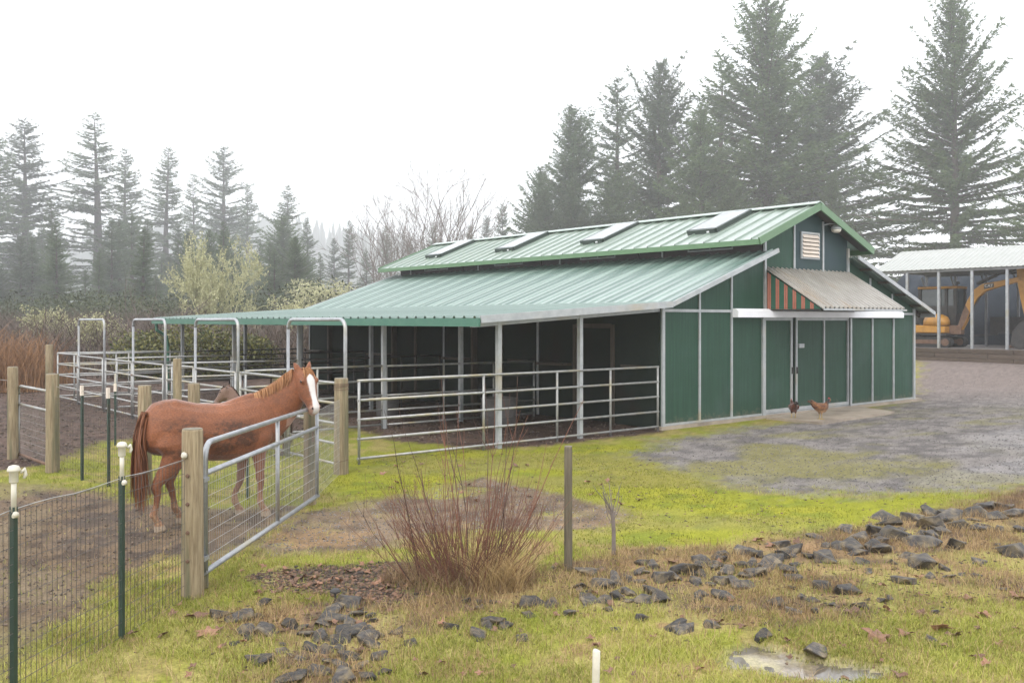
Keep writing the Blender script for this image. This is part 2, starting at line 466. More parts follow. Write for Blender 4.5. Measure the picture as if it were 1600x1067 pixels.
# pen mud
ucol = mixc(np.tile(np.array([.125,.088,.056]), (len(gx), 1)), (.07,.052,.04), sstep(.4, .62, n2))
ucol = mixc(ucol, (.15,.115,.075), sstep(.52, .7, n1))
ucol = mixc(ucol, (.2,.2,.05), sstep(.58, .72, n4) * .35)
col = mixc(col, (0, 0, 0), gm['pen']) + ucol * gm['pen'][:, None]
scol = mixc(np.tile(np.array([.085,.057,.045]), (len(gx), 1)), (.055,.037,.03), sstep(.4, .62, n2))
col = mixc(col, (0, 0, 0), gm['soil']) + scol * gm['soil'][:, None]
col = mixc(col, (.07,.058,.05), gm['litter'] * .9)
col = mixc(col, (.14,.115,.085), gm['water'])
# woodland floor far off
col = mixc(col, (.075,.07,.045), sstep(36, 46, gy) * sstep(12, 4, gx))
col = mixc(col, (.05,.06,.04), sstep(90, 140, gy))
patch = fbm(gx*2.1+7, gy*2.1, 207, 4)
fg = (1 - gm['road']) * (1 - gm['soil']) * (1 - gm['pen']) * (1 - gm['lawn']) * sstep(12, 9, gy)
col = mixc(col, (.25,.22,.08), fg * sstep(.50, .64, patch) * .6)
col = mixc(col, (.20,.13,.07), fg * sstep(.60, .70, fbm(gx*3.7, gy*3.7, 208, 3)) * .8)
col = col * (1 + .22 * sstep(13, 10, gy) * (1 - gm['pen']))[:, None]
col = col * (0.95 + .4 * n3)[:, None]
wet = np.clip(gm['water'] * 1.0 + gm['road'] * sstep(.54, .36, streak) * .42 * sstep(34, 24, gy) + gm['soil'] * .1 + gm['pen'] * sstep(.6, .4, n1) * .15, 0, 1)
m, n, b = new_mat('ground_surface')
L = n.links.new
at = N(n, 'ShaderNodeAttribute'); at.attribute_name = 'surface'
wt = N(n, 'ShaderNodeAttribute'); wt.attribute_name = 'wet'
tc = N(n, 'ShaderNodeTexCoord')
no = N(n, 'ShaderNodeTexNoise'); no.inputs['Scale'].default_value = 38; no.inputs['Detail'].default_value = 8; no.inputs['Roughness'].default_value = .75
L(tc.outputs['Object'], no.inputs['Vector'])
mr = N(n, 'ShaderNodeMapRange'); mr.inputs[1].default_value = .3; mr.inputs[2].default_value = .7; mr.inputs[3].default_value = .55; mr.inputs[4].default_value = 1.5
L(no.outputs[0], mr.inputs[0])
mm = N(n, 'ShaderNodeMix', data_type='RGBA', blend_type='MULTIPLY'); mm.inputs[0].default_value = 1
L(at.outputs['Color'], mm.inputs[6]); L(mr.outputs[0], mm.inputs[7])
L(mm.outputs[2], b.inputs['Base Color'])
r2 = N(n, 'ShaderNodeMapRange'); r2.inputs[3].default_value = .95; r2.inputs[4].default_value = .06
L(wt.outputs['Fac'], r2.inputs[0]); L(r2.outputs[0], b.inputs['Roughness'])
r4 = N(n, 'ShaderNodeMapRange'); r4.inputs[3].default_value = .06; r4.inputs[4].default_value = .6
L(wt.outputs['Fac'], r4.inputs[0]); L(r4.outputs[0], b.inputs['Specular IOR Level'])
bp = N(n, 'ShaderNodeBump'); bp.inputs['Distance'].default_value = .02
r3 = N(n, 'ShaderNodeMapRange'); r3.inputs[3].default_value = .7; r3.inputs[4].default_value = .05
L(wt.outputs['Fac'], r3.inputs[0]); L(r3.outputs[0], bp.inputs['Strength'])
L(no.outputs[0], bp.inputs['Height']); L(bp.outputs[0], b.inputs['Normal'])
M['ground'] = m
c4 = np.concatenate([np.clip(col, 0.005, .6), np.ones((len(gx), 1))], 1)
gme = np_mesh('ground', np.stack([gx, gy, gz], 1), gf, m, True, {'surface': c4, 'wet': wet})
go = link('ground', gme)
tag(go, kind='structure')

# puddle water lying in the sunken patch by the grass; the ground itself cuts its shoreline
M['water'] = mat('muddy_water', (.10,.085,.065), (.13,.11,.085), .05, 2, spec=.6)
cxw = sum(p[0] for p in Z_WATER)/len(Z_WATER); cyw = sum(p[1] for p in Z_WATER)/len(Z_WATER)
sx_, sy_ = np.meshgrid(np.linspace(1.0, 3.2, 50), np.linspace(5.4, 7.0, 50))
zw = zone(sx_.ravel(), sy_.ravel(), Z_WATER, .1, 73, 2) > .75
lvl = float(np.percentile(ground_z(sx_.ravel()[zw], sy_.ravel()[zw]), 46))
rim = [(cxw + (p[0]-cxw)*1.12, cyw + (p[1]-cyw)*1.12) for p in Z_WATER]
mbw = MB().add([(p[0], p[1], lvl) for p in rim] + [(cxw, cyw, lvl)], [(i, (i+1) % len(rim), len(rim)) for i in range(len(rim))])
tag(mbw.build('puddle_water', M['water']), kind='structure')
# ------------------------------------------------------------------ the barn: local x along the gable front, y along its length
A0 = Vector((3.115, 19.4, 0))
UX, VX = Vector((.768, .640, 0)), Vector((-.6405, .768, 0))
ANG = math.atan2(.640, .768)
BW, BL, MA, MB_ = 10.75, 15.5, 3.62, 7.24
def front_t(px, d=0.0):
    """photo column of a point on the gable front (d metres before it) -> its local x"""
    k = (px - 800) / F
    ax, ay = A0.x + .6405 * d, A0.y - .768 * d
    return (k * ay - ax) / (.768 - k * .640)
def bw_(x, y, z=0): return A0 + UX * x + VX * y + Vector((0, 0, z))
barn = empty('barn', A0, ANG)
tag(barn, 'long green panelled horse barn with a raised centre roof and open stalls along its side', 'barn')
P = lambda mb, name, mt, par=None, **kw: mb.build(name, M[mt] if isinstance(mt, str) else mt, par or barn, **kw)

ZL, SL = 2.66, .346                          # lean-to roof: height over the wall line, pitch
ZU, SU, XE, XR = 4.14, .396, 2.95, 5.43      # monitor roof: eave height, pitch, eave x, ridge x
def z_left(x): return ZL + SL * x
def z_right(x): return ZL + SL * (BW + .06 - x)
def z_up(x): return ZU + SU * (x - XE) if x < XR else ZU + SU * (2 * XR - XE - x)
def z_flat(x): return ZL + .062 * x
OV = .35                                      # roof overhang before and behind

# sill and gable front
P(MB().box((-.06, -.07, 0), (11.1, .12, .075)), 'sill', 'concrete')
t1, t2, t3, t4, t5, t6, t7, t8, t9, t10 = [front_t(p) for p in (1092, 1142, 1193, 1238.5, 1245.5, 1289, 1328.5, 1362, 1395, 1424)]
def wall_panel(x0, x1, z0, top, mt='panel', y0=0.0, name='wall_panel'):
    zs = top if callable(top) else (lambda x: top)
    xs = [x0, x1]
    if x0 < XR < x1 and callable(top): xs = [x0, XR, x1]
    poly = [(x0, z0), (x1, z0)] + [(x, zs(x)) for x in reversed(xs)]
    return P(MB().prism(poly, 'y', y0, y0 + .035), name, mt)
lo = [0.0, t1, t2, t3]
for a, b_ in zip(lo[:-1], lo[1:]): wall_panel(a + .004, b_ - .004, .077, 2.49)
up = [0.0, t1, t2, MA]
for a, b_ in zip(up[:-1], up[1:]): wall_panel(a + .004, b_ - .004, 2.5, lambda x: z_left(x) - .05)
for a, b_ in zip([t7, t8, t9], [t8, t9, BW]): wall_panel(a + .004, b_ - .004, .077, 2.49)
rr = [MB_, 8.35, 9.5, BW]
for a, b_ in zip(rr[:-1], rr[1:]): wall_panel(a + .004, b_ - .004, 2.5, lambda x: z_right(x) - .05)
g1, g2 = front_t(1240), front_t(1285)
for i, (a, b_) in enumerate(zip([MA, g1, g2], [g1, g2, MB_])):
    wall_panel(a + .004, b_ - .004, 2.5, lambda x: z_up(x) - .05, 'panel_blue' if i else 'panel')
# battens (galvanized), proud of the panels
def batten(x, z0, z1, wd=.055, d=.035, name='batten', y=0.0):
    P(MB().box((x - wd/2, y - d, z0), (x + wd/2, y - .002, z1)), name, 'trim')
batten(.035, .077, z_left(.03) - .08, .085, .045, 'corner_post')
batten(BW - .035, .077, z_right(BW - .035) - .08, .085, .045, 'corner_post')
batten(t1, .077, z_left(t1) - .09); batten(t2, .077, z_left(t2) - .09)
batten(t3 - .03, .077, 2.34, .11, .05, 'door_jamb')
batten(MA, 2.54, z_left(MA) + .30, .07, .05); batten(MB_, 2.54, z_right(MB_) + .25, .07, .05)
batten(g1, 2.54, z_up(g1) - .1); batten(g2, 2.54, z_up(g2) - .1)
batten(8.35, 2.54, z_right(8.35) - .1); batten(9.5, 2.54, z_right(9.5) - .1)
batten(t7, .077, 2.34, .07); batten(t8, .077, 2.34); batten(t9, .077, 2.34)
P(MB().box((.08, -.034, 2.47), (t2, -.003, 2.53)), 'cross_rail', 'trim')
P(MB().box((9.82, -.034, 2.44), (BW - .08, -.003, 2.50)), 'cross_rail', 'trim')
P(MB().box((.08, -.03, .08), (t3 - .09, -.003, .125)), 'bottom_rail', 'trim')
P(MB().box((t7, -.03, .08), (BW - .08, -.003, .125)), 'bottom_rail', 'trim')
# sliding doors, slightly set back, with a dark gap between them
for x0, x1, mids, lab in ((t3 + .03, t4 + .02, [], None), (t5 - .02, t7 - .04, [t6], None)):
    dr = P(MB().box((x0, .05, .11), (x1, .085, 2.36)), 'sliding_door', 'panel')
    for x, w_ in [(x0 + .03, .06), (x1 - .03, .06)] + [(q, .05) for q in mids]:
        P(MB().box((x - w_/2, .012, .11), (x + w_/2, .048, 2.36)), 'stile', 'trim', dr)
    P(MB().box((x0 + .06, .014, .11), (x1 - .06, .048, .19)), 'bottom_rail', 'trim', dr)
    P(MB().box((x0 + .06, .014, 2.29), (x1 - .06, .048, 2.36)), 'top_rail', 'trim', dr)
    if mids:
        P(MB().box((x0 + .11, -.002, 1.62), (x0 + .33, .046, 1.72)), 'notice_plate', 'trim', dr)
        P(MB().box((x0 + .005, -.02, 1.0), (x0 + .04, .01, 1.16)), 'handle', 'machine_dark', dr)
    else:
        P(MB().box((x1 - .045, -.02, 1.0), (x1 - .01, .01, 1.16)), 'handle', 'machine_dark', dr)
P(MB().box((t3, .02, .077), (t7, .11, .10)), 'threshold', 'trim')
P(MB().box((t3, .30, .05), (t7, .33, 2.5)), 'inner_shade_sheet', 'machine_dark')  # added dark sheet, its colour stands in for the unlit interior behind the gap
tk = P(MB().prism([(-.19, 2.36), (-.005, 2.36), (-.005, 2.56), (-.10, 2.56), (-.19, 2.50)], 'x', front_t(1143), front_t(1402)), 'track_cover', 'white_metal')
# awning over the door
aw = P(MB().prism([(-.02, 2.52), (-1.47, 2.52), (-1.47, 2.545), (-.02, 2.545)], 'x', MA + .05, 7.28), 'awning', 'machine_dark')
def ribbed(x0, x1, f, pitch, rh, rw, thick=.012):
    """sheet along local x whose y-z line is f(0)->f(1); ribs run down the slope"""
    prof = []
    x = x0
    while x < x1 - 1e-4:
        e = min(x + pitch, x1)
        prof += [(x, 0), (x + pitch*.5 - rw, 0), (x + pitch*.5 - rw*.55, rh), (x + pitch*.5 + rw*.55, rh), (x + pitch*.5 + rw, 0)]
        x = e
    prof.append((x1, 0))
    prof = [p for p in prof if p[0] <= x1 + 1e-5]
    (ya, za), (yb, zb) = f
    vs_, fs = [], []
    n_ = len(prof)
    for yy, zz in ((ya, za), (yb, zb)):
        for xx, hh in prof: vs_.append((xx, yy, zz + hh))
        for xx, hh in prof: vs_.append((xx, yy, zz + hh - thick))
    for i in range(n_ - 1):
        fs += [(i, i+1, 2*n_+i+1, 2*n_+i), (n_+i+1, n_+i, 3*n_+i, 3*n_+i+1), (i+1, i, n_+i, n_+i+1), (2*n_+i, 2*n_+i+1, 3*n_+i+1, 3*n_+i)]
    fs += [(0, 2*n_, 3*n_, n_), (n_-1, 2*n_-1, 4*n_-1, 3*n_-1)]
    return vs_, fs
for k in range(4):
    x0 = MA + .02 + k * .92; x1 = min(x0 + .92, 7.34)
    v_, f_ = ribbed(x0 + .002, x1 - .002, ((-1.53, 2.55), (-.03, 3.50)), .184, .055, .05)
    P(MB().add(v_, f_), 'roof_sheet', 'awning_roof', aw)
P(MB().box((MA + .02, -1.55, 2.515), (7.34, -1.535, 2.56)), 'drip_edge', 'trim', aw)
for xs_ in (MA + .06, 7.26):
    sp = P(MB().prism([(-.03, 2.55), (-1.46, 2.55), (-.03, 3.44)], 'x', xs_, xs_ + .02), 'side_panel', 'stripe_green', aw)
    for k in range(7):
        ya = -.06 - k * .225
        yb = ya - .085
        zt = lambda y: 2.555 + .885 * (y + 1.46) / 1.43
        if zt(yb) < 2.57: continue
        for q0, q1 in ((ya, ya - .036), (ya - .05, yb)):
            P(MB().prism([(q0, 2.552), (q1, 2.552), (q1, zt(q1) - .01), (q0, zt(q0) - .01)], 'x', xs_ - .016, xs_ - .001), 'stripe', 'salmon', aw)
# gable vent
vx0, vx1 = front_t(1252), front_t(1277)
vt = P(MB().box((vx0 - .05, -.04, 3.80), (vx0, -.003, 4.46)).box((vx1, -.04, 3.80), (vx1 + .05, -.003, 4.46)).box((vx0, -.04, 4.41), (vx1, -.003, 4.46)).box((vx0, -.04, 3.80), (vx1, -.003, 3.84)), 'gable_vent', 'trim')
for k in range(6):
    z = 3.845 + k * .094
    P(MB().add([(vx0, -.075, z), (vx1, -.075, z), (vx1, -.02, z + .085), (vx0, -.02, z + .085), (vx0, -.06, z - .004), (vx1, -.06, z - .004), (vx1, -.004, z + .08), (vx0, -.004, z + .08)],
               [(0,1,2,3),(4,7,6,5),(0,4,5,1),(1,5,6,2),(2,6,7,3),(3,7,4,0)]), 'louvre', 'cream', vt)
# flood light under the right gable slope
fl = P(MB().lathe([(.02, 4.70), (.04, 4.69), (.10, 4.65), (.13, 4.60), (.13, 4.57)], 14, (6.35, -.22, 0)), 'flood_light', 'trim', smooth=True)
P(MB().lathe([(.125, 4.565), (.11, 4.52), (.07, 4.49), (.01, 4.48)], 14, (6.35, -.22, 0)), 'lamp_glass', 'pvc', fl, smooth=True)
P(MB().tube([(6.1, -.01, 4.68), (6.2, -.12, 4.71), (6.35, -.22, 4.70)], .018, 6), 'bracket', 'trim', fl)

# roofs: sheets 0.9 m wide with standing ribs down the slope
def sheet_mesh(name, xa, za, xb, zb, pitch, rh, rw, mt):
    w_ = .903
    prof = []
    for k in range(int(round(w_ / pitch))):
        c0 = pitch * (k + .5)
        prof += [(c0 - pitch/2, 0), (c0 - rw, 0), (c0 - rw*.5, rh), (c0 + rw*.5, rh), (c0 + rw, 0)]
    prof.append((w_ - .001, 0))
    n_ = len(prof); vs_, fs = [], []
    for xx, zz in ((xa, za), (xb, zb)):
        for yy, hh in prof: vs_.append((xx, yy, zz + hh))
        for yy, hh in prof: vs_.append((xx, yy, zz + hh - .014))
    for i in range(n_ - 1):
        fs += [(i, i+1, 2*n_+i+1, 2*n_+i), (n_+i+1, n_+i, 3*n_+i, 3*n_+i+1), (i+1, i, n_+i, n_+i+1), (2*n_+i, 2*n_+i+1, 3*n_+i+1, 3*n_+i)]
    fs += [(0, 2*n_, 3*n_, n_), (n_-1, 2*n_-1, 4*n_-1, 3*n_-1)]
    return MB().add(vs_, fs).mesh(name, M[mt])
roofs = [sheet_mesh('steep_sheet', -.06, z_left(-.06), MA + .02, z_left(MA + .02), .301, .032, .045, 'roof_green'),
         sheet_mesh('stall_sheet', -5.06, z_flat(-5.06), -.055, z_flat(-.055), .301, .032, .045, 'roof_green'),
         sheet_mesh('far_side_sheet', MB_ - .02, z_right(MB_ - .02), 11.26, z_right(11.26), .301, .032, .045, 'roof_green'),
         sheet_mesh('upper_sheet', XE, z_up(XE), XR, z_up(XR - 1e-6), .4515, .038, .018, 'roof_upper'),
         sheet_mesh('upper_back_sheet', XR, z_up(XR), 2*XR - XE, ZU, .4515, .038, .018, 'roof_upper')]
for me in roofs:
    for k in range(18):
        o = link('roof_sheet', me, barn); o.location = (0, -OV + k * .903, 0)
YE = -OV + 18 * .903
P(MB().bar((XR - .09, -OV, z_up(XR) + .03), (XR - .09, YE, z_up(XR) + .03), .2, .02, (-SU, 0, 1)).bar((XR + .09, -OV, z_up(XR) + .03), (XR + .09, YE, z_up(XR) + .03), .2, .02, (SU, 0, 1)), 'ridge_cap', 'roof_upper')
# edge trims
def rake(xa, za, xb, zb, mt, name='rake_trim', hgt=.13, y=-OV, w_=.045):
    for yy in (y, YE): P(MB().bar((xa, yy, za - hgt/2 + .03), (xb, yy, zb - hgt/2 + .03), w_, hgt), name, mt)
rake(XE - .01, z_up(XE), XR, z_up(XR), 'green_trim', hgt=.17)
rake(XR, z_up(XR), 2*XR - XE + .01, ZU, 'green_trim', hgt=.17)
rake(-.05, z_left(-.05), MA + .06, z_left(MA + .06), 'trim', hgt=.10)
rake(MB_ - .05, z_right(MB_ - .05), 11.27, z_right(11.27), 'trim', hgt=.10)
rake(-5.05, z_flat(-5.05), -.05, z_flat(-.05), 'trim', 'rake_gutter', .13)
for x in (XE - .02, 2*XR - XE + .02):
    P(MB().box((x - .025, -OV, ZU - .13), (x + .025, YE, ZU - .012)), 'eave_trim', 'green_trim')
P(MB().box((-5.115, -OV - .02, z_flat(-5.06) - .16), (-5.065, YE + .02, z_flat(-5.06) - .015)), 'eave_fascia', 'fascia_green')
P(MB().box((11.27, -OV, z_right(11.26) - .13), (11.32, YE, z_right(11.26) - .01)), 'eave_trim', 'trim')
# soffit boards and rafters seen under the overhangs
for x0, x1, f in ((XE + .05, XR, z_up), (XR, 2*XR - XE - .05, z_up)):
    P(MB().bar((x0, -OV/2 + .03, f(x0 + 1e-6) - .05), (x1, -OV/2 + .03, f(x1 - 1e-6) - .05), OV - .08, .03, (0, 0, 1)), 'soffit', 'clere')
for k in range(6):
    y = k * 3.1
    P(MB().bar((MB_ + .06, y + .06, z_right(MB_ + .06) - .09), (11.2, y + .06, z_right(11.2) - .09), .05, .12), 'rafter', 'clere')
for x in (7.9, 8.8, 9.7, 10.55, 11.1):
    P(MB().box((x - .03, -OV + .05, z_right(x) - .085), (x + .03, YE - .05, z_right(x) - .02)), 'purlin', 'wood_trim')
# monitor walls and their windows
for xx, sgn in ((MA, 1), (MB_, -1)):
    zb = z_left(MA) - .05
    for k in range(4):
        y0 = k * 3.9; y1 = min(y0 + 3.9, BL)
        wy0, wy1 = y0 + .865, y0 + 2.25
        P(MB().box((xx - .02, y0 + .04, zb), (xx + .02, wy0, 4.365)), 'clerestory_panel', 'clere')
        P(MB().box((xx - .02, wy1, zb), (xx + .02, y1 - .02, 4.365)), 'clerestory_panel', 'clere')
        P(MB().box((xx - .02, wy0, zb), (xx + .02, wy1, zb + .14)), 'clerestory_panel', 'clere')
        wn = P(MB().box((xx - .035, wy0, zb + .14), (xx + .03, wy0 + .035, 4.365)).box((xx - .035, wy1 - .035, zb + .14), (xx + .03, wy1, 4.365))
               .box((xx - .035, wy0 + .035, zb + .14), (xx + .03, wy1 - .035, zb + .175)).box((xx - .03, (wy0 + wy1)/2 - .012, zb + .175), (xx + .02, (wy0 + wy1)/2 + .012, 4.365)), 'window', 'trim')
        P(MB().box((xx - .006, wy0 + .035, zb + .175), (xx + .006, wy1 - .035, 4.365)), 'pane', 'glass', wn)
        P(MB().box((xx - .045, y0 + 3.05, zb + .02), (xx - .022, y0 + 3.11, 4.35)), 'batten', 'trim')
# skylights on the near slope of the monitor roof
for k in range(4):
    y0 = 1.5 + k * 3.9
    xa, xb = XE + .80, XR - .24
    cu = MB()
    for q0, q1 in (((xa, y0), (xb, y0)), ((xa, y0 + .86), (xb, y0 + .86)), ((xa, y0), (xa, y0 + .86)), ((xb, y0), (xb, y0 + .86))):
        cu.bar((q0[0], q0[1], z_up(q0[0]) + .055), (q1[0], q1[1], z_up(q1[0]) + .045), .09, .12, (-SU, 0, 1))
    sk = P(cu, 'skylight', 'skylight_curb')
    P(MB().bar((xa + .03, y0 + .43, z_up(xa + .03) + .112), (xb - .03, y0 + .43, z_up(xb - .03) + .112), .81, .02, (-SU, 0, 1)), 'pane', 'skylight', sk)
    P(MB().bar((xa - .07, y0 + .2, z_up(xa - .07) + .05), (xa - .04, y0 + .2, z_up(xa - .04) + .05), .06, .035, (-SU, 0, 1)), 'latch', 'white_metal', sk)
# posts and beams of the open stalls
for xx in (-4.325, -2.3):
    for k in range(5):
        y = .05 + k * 3.86
        po = P(MB().box((xx - .042, y - .042, -.05), (xx + .042, y + .042, z_flat(xx) - .06)), 'post', 'trim')
for k in range(5):
    y = .05 + k * 3.86
    P(MB().bar((-4.95, y - .0, z_flat(-4.95) - .10), (-.02, y, z_flat(-.02) - .10), .07, .17), 'rafter_beam', 'wood_trim' if k else 'trim')
for xx in (-4.9, -3.9, -2.9, -1.9, -.9):
    P(MB().box((xx - .03, -OV + .06, z_flat(xx) - .075), (xx + .03, YE - .05, z_flat(xx) - .016)), 'purlin', 'wood_trim')
# long wall behind the stalls: panels, doorways, ledges
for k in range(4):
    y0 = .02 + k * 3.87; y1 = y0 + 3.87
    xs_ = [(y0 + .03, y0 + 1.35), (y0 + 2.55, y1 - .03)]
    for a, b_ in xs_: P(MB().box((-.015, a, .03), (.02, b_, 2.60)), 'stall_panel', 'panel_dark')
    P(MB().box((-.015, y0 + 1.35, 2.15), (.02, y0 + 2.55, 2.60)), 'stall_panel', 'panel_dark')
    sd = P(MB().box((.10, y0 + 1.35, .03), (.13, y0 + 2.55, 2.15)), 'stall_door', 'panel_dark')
    for yy in (y0 + 1.35, y0 + 2.55): P(MB().box((-.055, yy - .05, .03), (.09, yy + .05, 2.2)), 'door_post', 'wood_trim')
    P(MB().box((-.055, y0 + 1.40, 2.12), (.09, y0 + 2.50, 2.22)), 'lintel', 'wood_trim')
    P(MB().box((-.045, y1 - .06, .03), (-.017, y1 + .0, 2.55)), 'batten', 'trim')
    P(MB().box((-.30, y0 + 2.66, 1.25), (-.02, y0 + 3.6, 1.31)), 'feed_ledge', 'wood_trim')
    P(MB().box((-.05, y0 + .35, 1.28), (-.018, y0 + 1.1, 1.33)), 'stall_rail', 'wood_trim')
# the other walls
P(MB().box((BW - .02, .04, .03), (BW + .015, BL, z_right(BW) - .06)), 'side_wall', 'panel')
P(MB().prism([(0, .03), (BW, .03), (BW, z_right(BW) - .06), (MB_, z_right(MB_) - .06), (MB_, z_up(MB_) - .06), (XR, z_up(XR) - .06), (MA, z_up(MA) - .06), (MA, z_left(MA) - .06), (0, z_left(0) - .06)], 'y', BL - .03, BL), 'back_wall', 'panel')
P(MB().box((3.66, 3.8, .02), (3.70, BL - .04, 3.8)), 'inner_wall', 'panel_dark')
# downspout at the far corner
P(MB().tube([(-5.02, YE - .1, 2.25), (-5.0, YE - .1, 2.0), (-4.7, YE - .1, 1.8), (-4.66, YE - .1, 1.5), (-4.66, YE - .1, .15)], .05, 8), 'downspout', 'fascia_green')
# concrete apron
ap = MB()
q = [G(1197, 655), G(1285, 663.5), G(1398, 646), G(1331, 637)]
ap.add([(p.x, p.y, -.05) for p in q] + [(p.x, p.y, .055) for p in q], [(3,2,1,0),(4,5,6,7),(0,1,5,4),(1,2,6,5),(2,3,7,6),(3,0,4,7)])
apo = ap.build('concrete_apron', M['concrete'])
tag(apo, 'tan concrete slab on the gravel in front of the barn door', 'slab')
# troughs standing in the stalls
def trough(px, py, wd, hg, lab):
    g = G(px, py)
    t = empty('water_trough', (g.x, g.y + wd*.3, 0), ANG)
    tag(t, lab, 'trough', 'troughs in the stalls')
    mb = MB().lathe([(wd*.46, 0), (wd*.48, .02), (wd*.5, hg*.5), (wd*.5, hg - .02), (wd*.52, hg), (wd*.48, hg), (wd*.46, hg*.5), (.01, hg*.45)], 18)
    P(mb, 'tub', 'trough', t, smooth=True)
    for z in (hg*.33, hg*.66):
        P(MB().lathe([(wd*.5, z - .015), (wd*.52, z), (wd*.5, z + .015), (wd*.49, z)], 18), 'hoop', 'trough', t, smooth=True)
trough(779, 666, .78, .60, 'large grey round trough in the near stall behind the middle post')
trough(604, 651, .55, .48, 'smaller grey trough in the second stall behind the pipe rails')
# ------------------------------------------------------------------ pipe panels, bow gates
QO = bw_(-7.41, 0)                             # outer end of the near divider, by the wooden post
OUT0 = Vector((-2.53, 14.1, 0))
RZ = [.09, .40, .71, 1.02, 1.33]
def arc(c, r, a0, a1, ax, n=5):
    """points on a quarter bend in the plane of local x and z"""
    return [(c[0] + r*math.cos(a0 + (a1-a0)*i/n), 0, c[1] + r*math.sin(a0 + (a1-a0)*i/n)) for i in range(n + 1)]
def corral_panel(p0, p1, ups, label, group, mt='galv_rail', rz=RZ, r=.022):
    p0, p1 = Vector(p0), Vector(p1)
    d = p1 - p0; Ln = Vector((d.x, d.y)).length
    t = empty('corral_panel', (p0.x, p0.y, 0), math.atan2(d.y, d.x))
    tag(t, label, 'corral panel', group)
    g0, g1 = gz1(p0.x, p0.y), gz1(p1.x, p1.y)
    g0 = max(g0, -.02); g1 = max(g1, -.02)
    for z in rz:
        MB().tube([(.0, 0, z + g0), (Ln, 0, z + g1)], r, 8).build('rail', M[mt], t, smooth=True)
    for u in ups:
        x = u * Ln; g = g0 + (g1 - g0) * u
        MB().tube([(x, .001, g - .02), (x, .001, rz[-1] + g - .012)], r * 1.05, 8).build('upright', M[mt], t, smooth=True)
    return t
fp = corral_panel((QO.x + .12, QO.y + .1, 0), (A0.x - .06, A0.y - .05, 0), [.004, .355, .60, .80, .996], 'long five rail pipe panel between the leaning wire post and the barn corner', 'pipe panels round the horse runs')
lab_div = ['pipe divider of the second stall behind the front rails', 'pipe divider at the middle of the stalls with dark inner half', 'pipe divider before the last stall in deep shade', 'farthest pipe panel closing the last horse run']
for k in range(1, 5):
    y = 3.9 * k
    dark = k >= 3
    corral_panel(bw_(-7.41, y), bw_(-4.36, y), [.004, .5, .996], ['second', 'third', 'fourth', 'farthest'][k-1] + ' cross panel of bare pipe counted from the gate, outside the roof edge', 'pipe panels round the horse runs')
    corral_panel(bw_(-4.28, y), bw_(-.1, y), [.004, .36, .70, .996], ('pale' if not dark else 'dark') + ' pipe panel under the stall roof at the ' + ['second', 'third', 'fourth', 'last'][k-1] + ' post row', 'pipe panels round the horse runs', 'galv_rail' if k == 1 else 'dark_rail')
def outp(m): return OUT0 + VX * m
hoops = [(0.0, 1.91), (3.93, 6.02), (7.73, 9.85), (12.06, 14.35)]
hl = ['nearest bow gate arching beside the leaning wooden post at the stall front', 'second bow gate arching over the runs behind the horse back',
      'third bow gate with slim arch, left of the shed roof end', 'farthest and leftmost bow gate arching by the paddock']
for i, (m0, m1) in enumerate(hoops):
    p0, p1 = outp(m0), outp(m1)
    d = p1 - p0; W_ = d.length
    t = empty('bow_gate', (p0.x, p0.y, 0), math.atan2(d.y, d.x))
    tag(t, hl[i], 'gate', 'bow gates of the horse runs')
    r = .16; H_ = 2.31
    pts = [(0, 0, 0), (0, 0, H_ - r)] + arc((r, H_ - r), r, math.pi, math.pi/2, 0) + [(W_ - r, 0, H_)] + arc((W_ - r, H_ - r), r, math.pi/2, 0, 0) + [(W_, 0, H_ - r), (W_, 0, 0)]
    MB().tube(pts, .029, 8).build('arch', M['galv'], t, smooth=True)
    lf = MB().tube([(.07, .02, .06), (.07, .02, RZ[-1])], .024, 8).tube([(W_ - .07, .02, .06), (W_ - .07, .02, RZ[-1])], .024, 8).build('leaf_frame', M['galv_rail'], t, smooth=True)
    for z in RZ: MB().tube([(.07, .02, z), (W_ - .07, .02, z)], .022, 8).build('rail', M['galv_rail'], lf, smooth=True)
    MB().box((W_ - .08, -.03, 1.0), (W_ + .03, .05, 1.04)).build('latch', M['rust'], t)
ol = ['outer pipe panel between the first two bow gates', 'outer pipe panel between the second and third bow gates', 'outer pipe panel between the third and fourth bow gates', 'short outer pipe panel beyond the farthest bow gate']
for i, (m0, m1) in enumerate([(1.99, 3.85), (6.10, 7.65), (9.93, 11.98), (14.43, 16.5)]):
    corral_panel(outp(m0), outp(m1), [.01, .99], ol[i], 'pipe panels round the horse runs')
corral_panel(outp(16.55), bw_(-4.4, 16.3) , [.005, .5, .995], 'end pipe panel running back from the leftmost corner of the runs', 'pipe panels round the horse runs')

